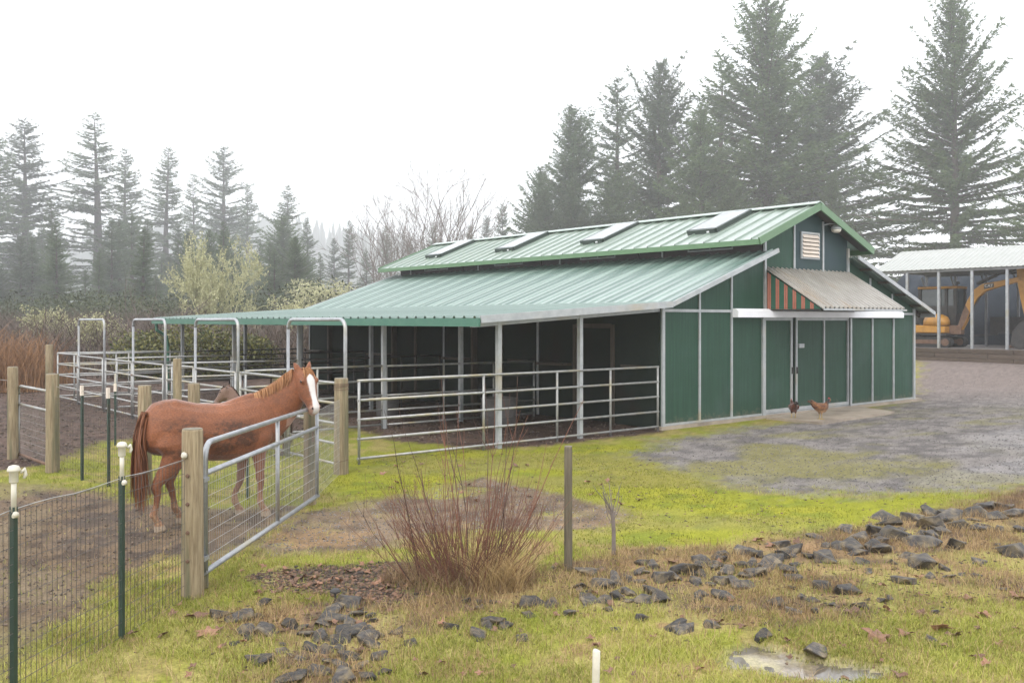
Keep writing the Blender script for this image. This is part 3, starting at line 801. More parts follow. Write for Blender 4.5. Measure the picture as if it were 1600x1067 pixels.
# ------------------------------------------------------------------ wooden posts
def wooden_post(px, py, top, dia, label, group='round wooden posts', lean=0, bolts=0, pos=None, cat='post', name='wooden_post', mt='post_wood'):
    g = G(px, py) if pos is None else Vector(pos)
    gz_ = gz1(g.x, g.y)
    t = empty(name, (g.x, g.y, gz_), random.uniform(0, 6))
    t.rotation_euler.x = lean
    tag(t, label, cat, group)
    rr_ = dia / 2
    rings = []
    for z, s in ((-.15, 1.06), (0, 1.05), (top*.3, 1.02), (top*.6, 1.0), (top - .02, .97), (top - .004, .93)):
        rings.append([(rr_*s*math.cos(a)*(1 + .025*math.sin(3*a + z*2)), rr_*s*math.sin(a), z) for a in [2*math.pi*j/16 for j in range(16)]])
    MB().rings(rings).build('shaft', M[mt], t, smooth=True)
    MB().lathe([(rr_*.93, top - .004), (rr_*.90, top + .002), (rr_*.5, top + .003), (.002, top + .001)], 16).build('post_top', M['post_end'], t)
    for k in range(bolts):
        a = -math.pi/2 - .12 - t.rotation_euler.z
        z = top - .38 - k * .235
        c = Vector((math.cos(a) * rr_ * .99, math.sin(a) * rr_ * .99, z))
        MB().tube([c, c * 1.0 + Vector((math.cos(a), math.sin(a), 0)) * .018], [.017, .012], 8).build('bolt', M['rust'], t)
    return t
GP0, GP1 = Vector((-2.67, 7.76, 0)), Vector((-2.53, 11.62, 0))
thick = wooden_post(300, 930, 1.40, .175, 'thick bolted wooden post holding the near end of the mesh gate', bolts=4, pos=GP0)
a = math.radians(-110) - thick.rotation_euler.z
c = Vector((math.cos(a)*.09, math.sin(a)*.09, 1.19))
MB().tube([c, c*1.18 + Vector((0, 0, 1.19*-.18)), c*1.42 + Vector((0, 0, 1.19*-.42))], [.024, .03, .014], 8).build('insulator', M['pvc'], thick, smooth=True)
wooden_post(316, 925, 1.02, .13, 'shorter wooden post right behind the thick bolted gate post', pos=(-2.69, 8.02, 0))
wooden_post(488, 785, 1.17, .155, 'wooden post under the muzzle of the chestnut horse', pos=GP1)
wrapped = wooden_post(533, 740, 1.43, .215, 'wide wooden post wrapped with wire beside the nearest bow gate', pos=(-2.56, 13.92, 0))
for z in (1.30, 1.315, 1.335, 1.27, .2):
    MB().tube([(.112*math.cos(2*math.pi*i/16), .112*math.sin(2*math.pi*i/16), z + .012*math.sin(2*math.pi*i/16 + z*40)) for i in range(17)], .004, 4, False).build('wire_wrap', M['rust'], wrapped)
wooden_post(888, 890, 1.145, .075, 'slim lone wooden post right of the red stemmed shrub', group=None, mt='post_dark')
wooden_post(20, 718, 1.52, .165, 'leftmost wooden post on the far side of the small pipe gate')
wooden_post(82, 738, 1.48, .19, 'thick wooden post between the small pipe gate and the tall T posts')
wooden_post(77, 660, 1.76, .165, 'tall wooden post standing behind the small pipe gate')
wooden_post(226, 772, 1.44, .175, 'banded wooden post behind the tail of the chestnut horse')
wooden_post(277, 706, 1.63, .145, 'tall thin wooden post rising over the croup of the horse')
wooden_post(303, 762, 1.44, .165, 'wooden post rising just behind the back of the horse')

# ------------------------------------------------------------------ mesh gate in front of the horse
def wire_grid(mb, L_, z0, z1, dx, dz, r=.0017, jit=0, zf=None, rh=None):
    nx = int(L_ / dx)
    zf = zf or (lambda x: 0)
    for i in range(nx + 1):
        x = i * L_ / nx
        p = [(x, 0, z0 + zf(x)), (x + random.uniform(-jit, jit), random.uniform(-jit, jit), (z0 + z1)/2 + zf(x)), (x, 0, z1 + zf(x))]
        mb.tube(p, r, 3, False)
    nz = int(round((z1 - z0) / dz))
    for k in range(nz + 1):
        z = z0 + (z1 - z0) * k / nz
        pts = []
        m_ = max(2, int(L_ / .35))
        for i in range(m_ + 1):
            x = L_ * i / m_
            pts.append((x, random.uniform(-jit, jit), z + zf(x) + random.uniform(-jit, jit)))
        mb.tube(pts, (rh or r) * 1.05, 3, False)
    return mb
ga, gb = Vector((-2.635, 7.97, 0)), Vector((-2.405, 11.47, 0))
d = gb - ga; GL = d.length
gt = empty('mesh_gate', ga, math.atan2(d.y, d.x))
tag(gt, 'galvanized pipe gate with welded wire mesh in front of the chestnut horse', 'gate')
zt, zm, zb_ = 1.245, .985, .14
r = .13
MB().tube([(0, 0, zb_)] + [(0, 0, zt - r)] + arc((r, zt - r), r, math.pi, math.pi/2, 0) + [(GL - .16, 0, zt - .01)], .026, 10).build('top_frame', M['galv'], gt, smooth=True)
MB().tube([(.01, 0, zm), (GL, 0, zm - .01)], .024, 10).build('middle_rail', M['galv'], gt, smooth=True)
MB().tube([(-.02, 0, zb_), (GL + .03, 0, zb_ - .01)], .026, 10).build('bottom_rail', M['galv'], gt, smooth=True)
MB().tube([(GL - .01, 0, zb_), (GL - .01, 0, zt - .03)], .022, 10).build('end_upright', M['galv'], gt, smooth=True)
MB().tube([(GL * .56, 0, zb_), (GL * .56, 0, zt - .01)], .022, 10).build('middle_upright', M['galv'], gt, smooth=True)
wm_ = wire_grid(MB(), GL, zb_ + .02, zm, .0508, .1016, .0021, .001, rh=.0030).build('wire_mesh', M['wire'], gt)
wm_['kind'] = 'stuff'
MB().tube([(GL, .05, .98), (GL + .02, .06, .9), (GL - .02, .05, .80)], .012, 6).build('latch_chain', M['rust'], gt)
MB().box((-.09, -.03, .92), (.02, .03, .955)).build('hinge', M['galv'], gt)
MB().box((-.09, -.03, .25), (.02, .03, .285)).build('hinge', M['galv'], gt)

# ------------------------------------------------------------------ wire fences
def t_post(parent, x, top, steel, capped, zg=0.0, side=1):
    o = MB().box((x - .019, -.005, zg - .2), (x + .019, .003, zg + steel)).box((x - .004, .003, zg - .2), (x + .004, .034, zg + steel)).build('t_post', M['tpost'], parent)
    if capped:
        MB().lathe([(.0155, steel - .03), (.0155, top - .07)], 12, (x, .008, zg)).build('plastic_sleeve', M['pvc'], o, smooth=True)
        MB().lathe([(.022, top - .105), (.026, top - .10), (.026, top - .04), (.037, top - .036), (.037, top - .026), (.028, top - .006), (.01, top)], 14, (x, .008, zg)).build('insulator_cap', M['pvc'], o, smooth=True)
        MB().tube([(x + side*.022, -.02, zg + top - .05), (x + side*.042, -.03, zg + top - .03), (x + side*.05, -.034, zg + top - .065), (x + side*.04, -.03, zg + top - .085)], [.009, .013, .012, .008], 7).build('insulator', M['pvc'], o, smooth=True)
        MB().tube([(x - side*.01, -.02, zg + top - .30), (x - side*.05, -.04, zg + top - .285), (x - side*.085, -.05, zg + top - .29)], [.014, .02, .01], 7).build('insulator', M['pvc'], o, smooth=True)
    else:
        MB().box((x - .024, -.014, zg + steel - .13), (x + .02, .024, zg + steel + .015)).build('insulator', M['cream'], o)
    return o
def wire_fence(p0, p1, zmesh, posts, label, group, hot=(), capped=True, dx=.0508, dz=.1016, r=.0017, top=1.43, steel=1.18, rh=None, jit=.003, wm='dark_wire'):
    p0, p1 = Vector(p0), Vector(p1)
    d = p1 - p0; L_ = Vector((d.x, d.y)).length
    t = empty('wire_fence', (p0.x, p0.y, 0), math.atan2(d.y, d.x))
    tag(t, label, 'fence', group)
    xs = np.linspace(0, L_, 40)
    hh = ground_z(p0.x + d.x * xs / L_, p0.y + d.y * xs / L_)
    zf = lambda x: float(np.interp(x, xs, hh))
    for x in posts: t_post(t, x, top, steel, capped, zf(x))
    mo = wire_grid(MB(), L_, .02, zmesh, dx, dz, r, jit, zf, rh).build('wire_mesh', M[wm], t); mo['kind'] = 'stuff'
    for z in hot:
        pts = [(L_*i/14, .012 + .004*math.sin(i*2.1), z + zf(L_*i/14) - .02*math.sin(math.pi*((i*L_/14) % 1.1)/1.1) + .006*math.sin(i*5)) for i in range(15)]
        MB().tube(pts, .0034, 4, False).build('hot_wire', M['wire'], t)
    return t
fa, fb = Vector((-3.10, 4.7, 0)), Vector((-2.70, 7.66, 0))
d = (fb - fa).length
wire_fence(fa, fb, 1.15, [.42, .88, 2.06], 'woven wire fence with two white capped T posts in the left foreground', 'wire fences', hot=(1.17,), r=.0021, rh=.0022)
wire_fence((-2.53, 11.70, 0), (-2.56, 13.83, 0), 1.12, [], 'short wire fence between the two posts right of the gate', 'wire fences', wm='wire')
ca = [G(82, 738), G(122, 752), G(172, 771), G(226, 772)]
wire_fence((-6.85, 13.93, 0), (-4.98, 12.32, 0), 1.14, [.86, 1.66], 'far wire fence with two thin T posts left of the horse tail', 'wire fences', hot=(1.3,), capped=False, steel=1.35)
wire_fence((-4.82, 12.30, 0), (-2.62, 11.72, 0), 1.12, [1.47], 'wire fence behind the legs of the chestnut horse', 'wire fences', capped=False, steel=1.12)
wire_fence((-16.5, 22.0, 0), (-8.3, 15.38, 0), 1.14, [2.5, 5.6], 'wire fence running away from the small pipe gate to the left', 'wire fences', hot=(1.3,), capped=False, steel=1.35, dx=.15, dz=.15)
tp = empty('steel_post', G(180, 696)); tag(tp, 'single dark T post with pale tip before the third bow gate', 'post')
t_post(tp, 0, 1.35, 1.12, False)
MB().lathe([(.014, 1.12), (.014, 1.32)], 8).build('tip', M['pvc'], tp)
# small pipe gate at the left edge
p0, p1 = G(24, 716), G(77, 737)
d = p1 - p0; W_ = Vector((d.x, d.y)).length
t = empty('pipe_gate', (p0.x + .06, p0.y - .02, gz1(p0.x, p0.y)), math.atan2(d.y, d.x))
tag(t, 'small grey pipe gate between two wooden posts at the left edge', 'gate')
MB().tube([(0.02, 0, .05), (.02, 0, 1.08)] + arc((.16, 1.08), .14, math.pi, math.pi/2, 0) + [(W_ - .12, 0, 1.22)], .021, 8).build('frame', M['galv_rail'], t, smooth=True)
MB().tube([(.02, 0, .92), (W_ - .12, 0, .92)], .021, 8).build('rail', M['galv_rail'], t, smooth=True)
MB().tube([(.02, 0, .09), (W_ - .12, 0, .09)], .025, 8).build('rail', M['rust'], t, smooth=True)
MB().tube([(W_ - .12, 0, .04), (W_ - .12, 0, 1.22)], .024, 8).build('upright', M['rust'], t, smooth=True)
mo = wire_grid(MB(), W_ - .14, .1, .9, .06, .12, .0016, .001).build('wire_mesh', M['wire'], t); mo['kind'] = 'stuff'
# white plastic pipe stub in the foreground grass
g = Vector(((932 - 800)/F*5.62, 5.62, 0))
pp = MB().tube([(-.012, 0, -.2), (.0, 0, .3), (.002, 0, .306)], [.023, .0235, .019], 14).build('plastic_pipe', M['pvc'], smooth=True)
pp.location = (g.x, g.y, 0)
tag(pp, 'off white plastic pipe stub standing in the foreground grass', 'pipe')
# small black garden light by the stones
g = G(524, 941)
lt = empty('garden_light', (g.x, g.y, gz1(g.x, g.y))); tag(lt, 'small black stake light standing among the stones', 'garden light')
MB().tube([(0, 0, -.03), (0, 0, .10)], .009, 6).build('stake', M['machine_dark'], lt)
MB().lathe([(.02, .085), (.045, .095), (.045, .105), (.03, .118), (.004, .122)], 12).build('cap', M['machine_dark'], lt)
# ------------------------------------------------------------------ machine shed on its timber-edged pad; local x into the shed, y to the left
S0 = Vector((20.81, 42.0, 0))
PADZ = 1.0
pad = empty('retaining_wall', S0, ANG)
tag(pad, 'low retaining wall of dark stacked timbers along the front of the machine shed', 'wall')
for c_ in range(3):
    y = -9.0 + (c_ % 2) * 1.1
    while y < 8.5:
        e = min(y + 2.35, 8.6)
        j = random.uniform(-.015, .015)
        MB().box((-.42 + j, y + .006, .38 + c_ * .208), (-.20, e - .006, .38 + c_ * .208 + .2)).build('timber', M['timber'], pad, bevel=.012)
        y = e
f = empty('shed_pad_holder')
bpy.data.objects.remove(f)
po = MB().box((-.19, -9.0, -.2), (14, 8.6, PADZ)).build('shed_pad', M['ground_pad'] if 'ground_pad' in M else mat('packed_gravel', (.11,.10,.095), (.17,.155,.145), .9, 9, bump=.4))
po.location = S0; po.rotation_euler.z = ANG
tag(po, kind='structure')
sh = empty('machine_shed', S0, ANG)
tag(sh, 'open sided steel machine shed with a white ribbed roof on slim posts', 'shed')
SE, SR, SW = 4.66, 5.75, 2.5
def shed_sheet(xa, za, xb, zb, nm):
    prof = []; w_ = .9; pitch = .225
    for k in range(4):
        c0 = pitch * (k + .5)
        prof += [(c0 - pitch/2, 0), (c0 - .045, 0), (c0 - .025, .022), (c0 + .025, .022), (c0 + .045, 0)]
    prof.append((w_, 0)); n_ = len(prof); vs_, fs = [], []
    for xx, zz in ((xa, za), (xb, zb)):
        for yy, hh in prof: vs_.append((xx, yy, zz + hh))
        for yy, hh in prof: vs_.append((xx, yy, zz + hh - .02))
    for i in range(n_ - 1):
        fs += [(i, i+1, 2*n_+i+1, 2*n_+i), (n_+i+1, n_+i, 3*n_+i, 3*n_+i+1), (i+1, i, n_+i, n_+i+1), (2*n_+i, 2*n_+i+1, 3*n_+i+1, 3*n_+i)]
    fs += [(0, 2*n_, 3*n_, n_), (n_-1, 2*n_-1, 4*n_-1, 3*n_-1)]
    return MB().add(vs_, fs).mesh(nm, M['shed_roof'])
m1 = shed_sheet(-.15, SE, SW, SR, 'front_sheet'); m2 = shed_sheet(SW, SR, 2*SW + .15, SE, 'back_sheet')
for me in (m1, m2):
    for k in range(15):
        o = link('roof_sheet', me, sh); o.location = (0, 4.65 - .9 * (k + 1) - .002*k, 0)
MB().box((-.06, -8.8, SE - .13), (.06, 4.6, SE - .03)).build('eave_tube', M['shed_soffit'], sh)
MB().box((2*SW - .06, -8.8, SE - .13), (2*SW + .06, 4.6, SE - .03)).build('eave_tube', M['shed_soffit'], sh)
for k in range(-5, 4):
    y = 1.515 * k
    MB().box((-.055, y - .055, PADZ), (.055, y + .055, SE - .13)).build('post', M['galv'], sh)
    MB().box((2*SW - .055, y - .055, PADZ), (2*SW + .055, y + .055, SE - .13)).build('post', M['shed_soffit'], sh)
    MB().bar((2*SW, y, SE - .9), (2*SW - .55, y, SE - .15), .07, .07).build('brace', M['shed_soffit'], sh)
    MB().bar((0, y, SE - .11), (SW, y, SR - .11), .06, .08).bar((SW, y, SR - .11), (2*SW, y, SE - .11), .06, .08).build('rafter', M['shed_soffit'], sh)
MB().box((-.1, -8.8, SE - .03), (2*SW + .1, 4.6, SE - .012)).build('ceiling', M['shed_soffit'], sh)

# dark tarpaulin hoop shelter behind
tr = empty('tarp_shelter', S0, ANG)
tag(tr, 'large dark blue grey tarpaulin hoop shelter behind the excavator', 'shelter')
ny, na = 60, 26
vv = []
for i in range(ny):
    y = -9.5 + 17.5 * i / (ny - 1)
    sag = .10 * math.sin(y * 4.1) * math.sin(y*1.3) + .06 * math.cos(y * 2.2)
    for j in range(na):
        a = math.pi * j / (na - 1)
        rx = 3.4 + sag * math.sin(a); rz = 4.3 + sag
        vv.append((10.6 - rx * math.cos(a), y, PADZ - .02 + rz * math.sin(a) ** .8))
fs = [(i*na+j, i*na+j+1, (i+1)*na+j+1, (i+1)*na+j) for i in range(ny-1) for j in range(na-1)]
mb = MB().add(vv, fs); mb.build('tarp', M['tarp'], tr, smooth=True)
for i in range(0, 8):
    y = -9.3 + 17.1 * i / 7
    MB().tube([(10.6 - 3.3*math.cos(math.pi*j/16), y, PADZ - .05 + 4.2*math.sin(math.pi*j/16)**.8) for j in range(17)], .04, 6).build('hoop', M['galv'], tr)

# excavator
ex = empty('excavator', S0 + UX * 1.75 + Vector((0, 0, PADZ)), ANG)
tag(ex, 'yellow mini excavator with raised boom parked under the machine shed roof', 'excavator')
B = lambda mb, nm, mt, par=None, **kw: mb.build(nm, M[mt], par or ex, **kw)
for sx in (-.75, .75):
    prof = []
    for k in range(20):
        a = 2*math.pi*k/20
        prof.append((2.6 + (1.0 if math.cos(a) > 0 else -1.0) + .24*math.cos(a), .25 + .24*math.sin(a)))
    tk_ = B(MB().prism(prof, 'x', sx - .2, sx + .2), 'track', 'rubber')
    B(MB().box((sx - .215, 1.65, .17), (sx + .215, 3.55, .36)), 'track_frame', 'rust', tk_)
    for yy in (1.6, 3.6):
        B(MB().tube([(sx - .225, yy, .25), (sx + .225, yy, .25)], .17, 14), 'sprocket', 'rust', tk_)
    for k in range(22):
        q = 1.45 + k * .106
        B(MB().box((sx - .2, q, .485), (sx + .2, q + .06, .515)), 'track_pad', 'rubber', tk_)
B(MB().tube([(0, 2.6, .40), (0, 2.6, .58)], .55, 18), 'slew_ring', 'machine_dark')
B(MB().box((-.95, 1.55, .56), (.95, 3.95, .68)), 'deck', 'machine_dark', bevel=.03)
B(MB().prism([(1.6, .68), (3.75, .68), (4.0, .76), (4.0, 1.0), (3.6, 1.06), (1.6, 1.0)], 'x', -1.0, .95), 'body', 'yellow', bevel=.04)
B(MB().rings([[(-1.0 + .0*j, 2.05 + 1.0*math.cos(2*math.pi*j/14)*s*.55 + .2*(1-s), z + .0) if False else (-.55 + .42*math.cos(2*math.pi*j/14)*s, 2.2 + .62*math.sin(2*math.pi*j/14)*s, z) for j in range(14)] for s, z in ((1, 1.04), (1, 1.25), (.86, 1.44), (.5, 1.56), (.05, 1.6))]), 'tank_cover', 'yellow', smooth=True)
B(MB().box((-.1, 3.0, 1.06), (.95, 3.95, 1.75)), 'engine_cover', 'machine_dark', bevel=.06)
# cab
cb = B(MB().box((-.1, 1.5, 1.04), (.9, 1.56, 1.6)).box((-.1, 3.2, 1.04), (.9, 3.26, 1.7)).box((-.1, 1.56, 1.04), (-.05, 3.2, 1.98)).box((.85, 1.56, 1.04), (.9, 3.2, 1.98)), 'cab', 'machine_dark')
for (x, y) in ((-.08, 1.52), (.88, 1.52), (-.08, 3.24), (.88, 3.24), (-.08, 1.95)):
    B(MB().box((x - .06, y - .07, 1.5), (x + .06, y + .07, 2.80)), 'cab_pillar', 'machine_dark', cb)
B(MB().box((-.16, 1.42, 2.80), (.96, 3.34, 2.92)), 'cab_roof', 'yellow', cb, bevel=.03)
B(MB().box((-.07, 2.0, 1.98), (-.055, 3.2, 2.78)), 'side_window', 'cab_glass', cb)
B(MB().box((-.07, 1.58, 1.98), (-.055, 1.9, 2.78)), 'side_window', 'cab_glass', cb)
B(MB().box((-.03, 1.515, 1.62), (.83, 1.53, 2.76)), 'windscreen', 'cab_glass', cb)
B(MB().box((.86, 1.6, 1.98), (.87, 3.2, 2.78)), 'side_window', 'cab_glass', cb)
B(MB().box((.1, 2.6, 1.04), (.7, 3.1, 2.2)), 'seat', 'machine_dark', cb, bevel=.05)
B(MB().tube([(-.1, 1.45, 2.92), (-.1, 1.4, 3.05)], .03, 6).box((-.18, 1.33, 3.0), (-.02, 1.43, 3.12)), 'work_lamp', 'machine_dark', cb)
# boom, stick, bucket (y runs to the left, so the arm reaches to -y)
def plate(prof, hx, xc=-.35): return MB().prism(prof, 'x', xc - hx, xc + hx)
B(MB().box((-.55, 1.05, .62), (-.15, 1.6, 1.05)), 'swing_bracket', 'rust', bevel=.03)
top = [(1.27, .85), (.99, 1.7), (.79, 2.22), (.50, 2.70), (.12, 2.96), (-.7, 3.09), (-1.52, 3.24)]
bot = [(-1.58, 3.04), (-.7, 2.83), (.0, 2.62), (.33, 2.32), (.60, 1.85), (.86, 1.2), (1.08, .78)]
bm_ = B(plate(top + bot, .14), 'boom', 'yellow', bevel=.015)
B(plate([(1.265, .87), (1.0, 1.68), (.86, 2.0), (.68, 1.68), (.88, 1.2), (1.09, .80)], .147), 'boom_foot', 'rust', bm_)
B(MB().tube([(-.35, 1.12, 1.0), (-.35, .62, 1.75)], .075, 8).tube([(-.35, .62, 1.75), (-.35, .22, 2.42)], .04, 8), 'boom_cylinder', 'machine_dark')
B(MB().tube([(-.35, .38, 2.98), (-.35, -.5, 3.36)], .075, 8).tube([(-.35, -.5, 3.36), (-.35, -1.5, 3.62)], .04, 8), 'stick_cylinder', 'machine_dark')
B(MB().tube([(-.22, 1.1, 1.1), (-.2, .75, 2.1), (-.2, .3, 2.75), (-.2, -.6, 3.0)], .025, 6), 'hose', 'rubber')
st = B(plate([(-1.38, 3.66), (-1.62, 3.66), (-1.88, 2.9), (-1.92, 1.35), (-1.76, 1.25), (-1.52, 2.4), (-1.42, 3.0)], .12), 'stick', 'yellow', bevel=.015)
bk = B(plate([(-1.95, 1.3), (-1.62, 1.2), (-1.3, .75), (-1.2, .2), (-1.45, .04), (-1.85, .02), (-1.98, .5)], .38), 'bucket', 'machine_dark', bevel=.02)
for k in range(4):
    x = -.35 - .3 + .2 * k
    B(MB().bar((x, -1.25, .2), (x, -1.08, .04), .07, .05), 'tooth', 'rust', bk)
def text(s_, size, mt, parent, loc, nm):
    cu = bpy.data.curves.new(nm, 'FONT'); cu.body = s_; cu.size = size; cu.extrude = .004; cu.align_x = 'CENTER'; cu.align_y = 'CENTER'
    o = bpy.data.objects.new(nm, cu); C.objects.link(o)
    bpy.context.view_layer.update()
    me = bpy.data.meshes.new_from_object(o.evaluated_get(bpy.context.evaluated_depsgraph_get()))
    bpy.data.objects.remove(o)
    me.materials.clear(); me.materials.append(M[mt])
    o = link(nm, me, parent); o.location = loc; o.rotation_euler = (R(90), 0, R(-90))
    return o
pl_ = B(plate([(.02, 2.93), (-.42, 2.99), (-.42, 2.80), (.02, 2.72)], .006, -.497), 'decal', 'machine_dark', bm_)
tx = text('CAT', .19, 'white_metal', bm_, (-.505, -.2, 2.865), 'lettering')
dec = B(MB().box((-1.008, 3.0, .76), (-1.002, 3.55, .98)), 'decal', 'galv')
text('CAT', .21, 'machine_dark', ex, (-1.012, 3.27, .87), 'lettering')
# dark trailer behind the boom
tl = empty('trailer', S0 + UX * 5.6 + Vector((0, 0, PADZ)), ANG)
tag(tl, 'dark low sided trailer parked behind the excavator boom', 'trailer')
D = lambda mb, nm, mt, par=None, **kw: mb.build(nm, M[mt], par or tl, **kw)
D(MB().box((-.9, -2.9, .62), (.9, 1.2, .72)), 'bed', 'machine_dark')
for x in (-.9, .86): D(MB().box((x, -2.9, .72), (x + .04, 1.2, 1.45)), 'side_board', 'machine_dark')
for y in (-2.9, 1.16): D(MB().box((-.86, y, .72), (.86, y + .04, 1.45)), 'end_board', 'machine_dark')
for x in (-1.08, .9):
    for y in (-1.3, -.45):
        wh = D(MB().tube([(x, y, .36), (x + .18, y, .36)], .36, 18), 'wheel', 'rubber')
        D(MB().tube([(x - .012, y, .36), (x + .192, y, .36)], .17, 12), 'rim', 'galv', wh)
D(MB().box((-1.1, -1.75, .74), (-.91, 0, .79)), 'mudguard', 'machine_dark')
D(MB().bar((0, 1.2, .6), (0, 2.6, .5), .1, .1), 'drawbar', 'machine_dark')
# ------------------------------------------------------------------ animals: one continuous skin each
def ell(c, ax_u, ax_v, n=16, egg=0.0):
    c = Vector(c)
    out = []
    for j in range(n):
        a = 2*math.pi*j/n
        k = 1 + egg * math.sin(a)
        out.append(c + Vector(ax_u) * math.cos(a) * k + Vector(ax_v) * math.sin(a))
    return out
def limb(mb, pts):
    """pts: (pos, radius along x, radius across); rings square to the path in the x-z plane"""
    rings = []
    for i, (p, rx, ry) in enumerate(pts):
        a = Vector(pts[max(i-1, 0)][0]); b_ = Vector(pts[min(i+1, len(pts)-1)][0])
        d = (b_ - a).normalized()
        u = Vector((0, 1, 0)); v = d.cross(u).normalized()
        rings.append(ell(p, u * ry, v * rx, 12))
    mb.rings(rings)
def chain(mb, pts, n=16):
    """pts: (centre, side vector, up vector)"""
    mb.rings([ell(c, u, v, n, eg) for c, u, v, eg in pts])
def skin(mb, name, mt, voxel, smooth_it=6, fac=.5):
    me = mb.mesh(name + '_lofts', mt)
    o = bpy.data.objects.new(name + '_lofts', me); C.objects.link(o)
    rm = o.modifiers.new('remesh', 'REMESH'); rm.mode = 'VOXEL'; rm.voxel_size = voxel; rm.use_smooth_shade = True
    sm = o.modifiers.new('smooth', 'SMOOTH'); sm.factor = fac; sm.iterations = smooth_it
    bpy.context.view_layer.update()
    out = bpy.data.meshes.new_from_object(o.evaluated_get(bpy.context.evaluated_depsgraph_get()))
    bpy.data.objects.remove(o); bpy.data.meshes.remove(me)
    out.name = name
    out.materials.clear(); out.materials.append(mt)
    out.polygons.foreach_set('use_smooth', np.ones(len(out.polygons), bool))
    return out
def coat_mat(name, bump=.35, rough=.65, scale=55):
    m, n, b = new_mat(name); L = n.links.new
    at = N(n, 'ShaderNodeAttribute'); at.attribute_name = 'coat'
    tc = N(n, 'ShaderNodeTexCoord')
    mp = N(n, 'ShaderNodeMapping'); mp.inputs[3].default_value = (1, 1, 2.6)
    L(tc.outputs['Object'], mp.inputs[0])
    no = N(n, 'ShaderNodeTexNoise'); no.inputs['Scale'].default_value = scale; no.inputs['Detail'].default_value = 5
    L(mp.outputs[0], no.inputs['Vector'])
    mr = N(n, 'ShaderNodeMapRange'); mr.inputs[1].default_value = .3; mr.inputs[2].default_value = .7; mr.inputs[3].default_value = .64; mr.inputs[4].default_value = 1.34
    L(no.outputs[0], mr.inputs[0])
    mm = N(n, 'ShaderNodeMix', data_type='RGBA', blend_type='MULTIPLY'); L(at.outputs['Alpha'], mm.inputs[0])
    L(at.outputs['Color'], mm.inputs[6]); L(mr.outputs[0], mm.inputs[7]); L(mm.outputs[2], b.inputs['Base Color'])
    b.inputs['Roughness'].default_value = rough; b.inputs['Specular IOR Level'].default_value = .35; b.inputs['Sheen Weight'].default_value = .25; b.inputs['Sheen Roughness'].default_value = .4
    bp = N(n, 'ShaderNodeBump'); bp.inputs['Strength'].default_value = bump; bp.inputs['Distance'].default_value = .01
    L(no.outputs[0], bp.inputs['Height']); L(bp.outputs[0], b.inputs['Normal'])
    return m
M['coat'] = coat_mat('horse_coat', .6, .55, 52)
M['feather'] = coat_mat('hen_feathers', .5, .7, 90)
M['hair_red'] = leaf_mat('chestnut_hair', (.11,.038,.017), (.26,.10,.042), .55, .1)
M['hair_pale'] = leaf_mat('flaxen_hair', (.24,.10,.04), (.46,.24,.11), .55, .1)
M['hair_dark'] = leaf_mat('brown_hair', (.06,.035,.025), (.13,.08,.06), .55, .1)
M['eye'] = mat('horse_eye', (.012,.008,.006), (.02,.012,.01), .08, 5, spec=.8)
M['nostril'] = mat('nostril', (.02,.012,.012), (.03,.02,.02), .6, 5)
M['comb'] = mat('hen_comb', (.35,.03,.025), (.42,.045,.035), .5, 8)
M['hen_leg'] = mat('hen_leg', (.35,.25,.09), (.42,.31,.12), .6, 8)

def strands(name, mt, parent, roots, segs=5):
    """roots: (start, list of control offsets, width): thin tapering ribbons, one mesh"""
    v, f, t = [], [], []
    for p, path, wd in roots:
        b0 = len(v); k = len(path)
        tint = random.random()
        side = Vector((random.uniform(-1, 1), random.uniform(-1, 1), random.uniform(-.2, .2))).normalized()
        for i, q in enumerate(path):
            c = Vector(p) + Vector(q)
            ww = wd * (1 - (i / (k - 1)) ** 2 * .85)
            v += [c - side * ww, c + side * ww]; t += [tint, tint]
        for i in range(k - 1):
            f.append((b0 + 2*i, b0 + 2*i + 1, b0 + 2*i + 3, b0 + 2*i + 2))
    me = np_mesh(name, np.array([tuple(x) for x in v]), np.array(f), M[mt], False, {'tint': np.array(t)})
    return link(name, me, parent)

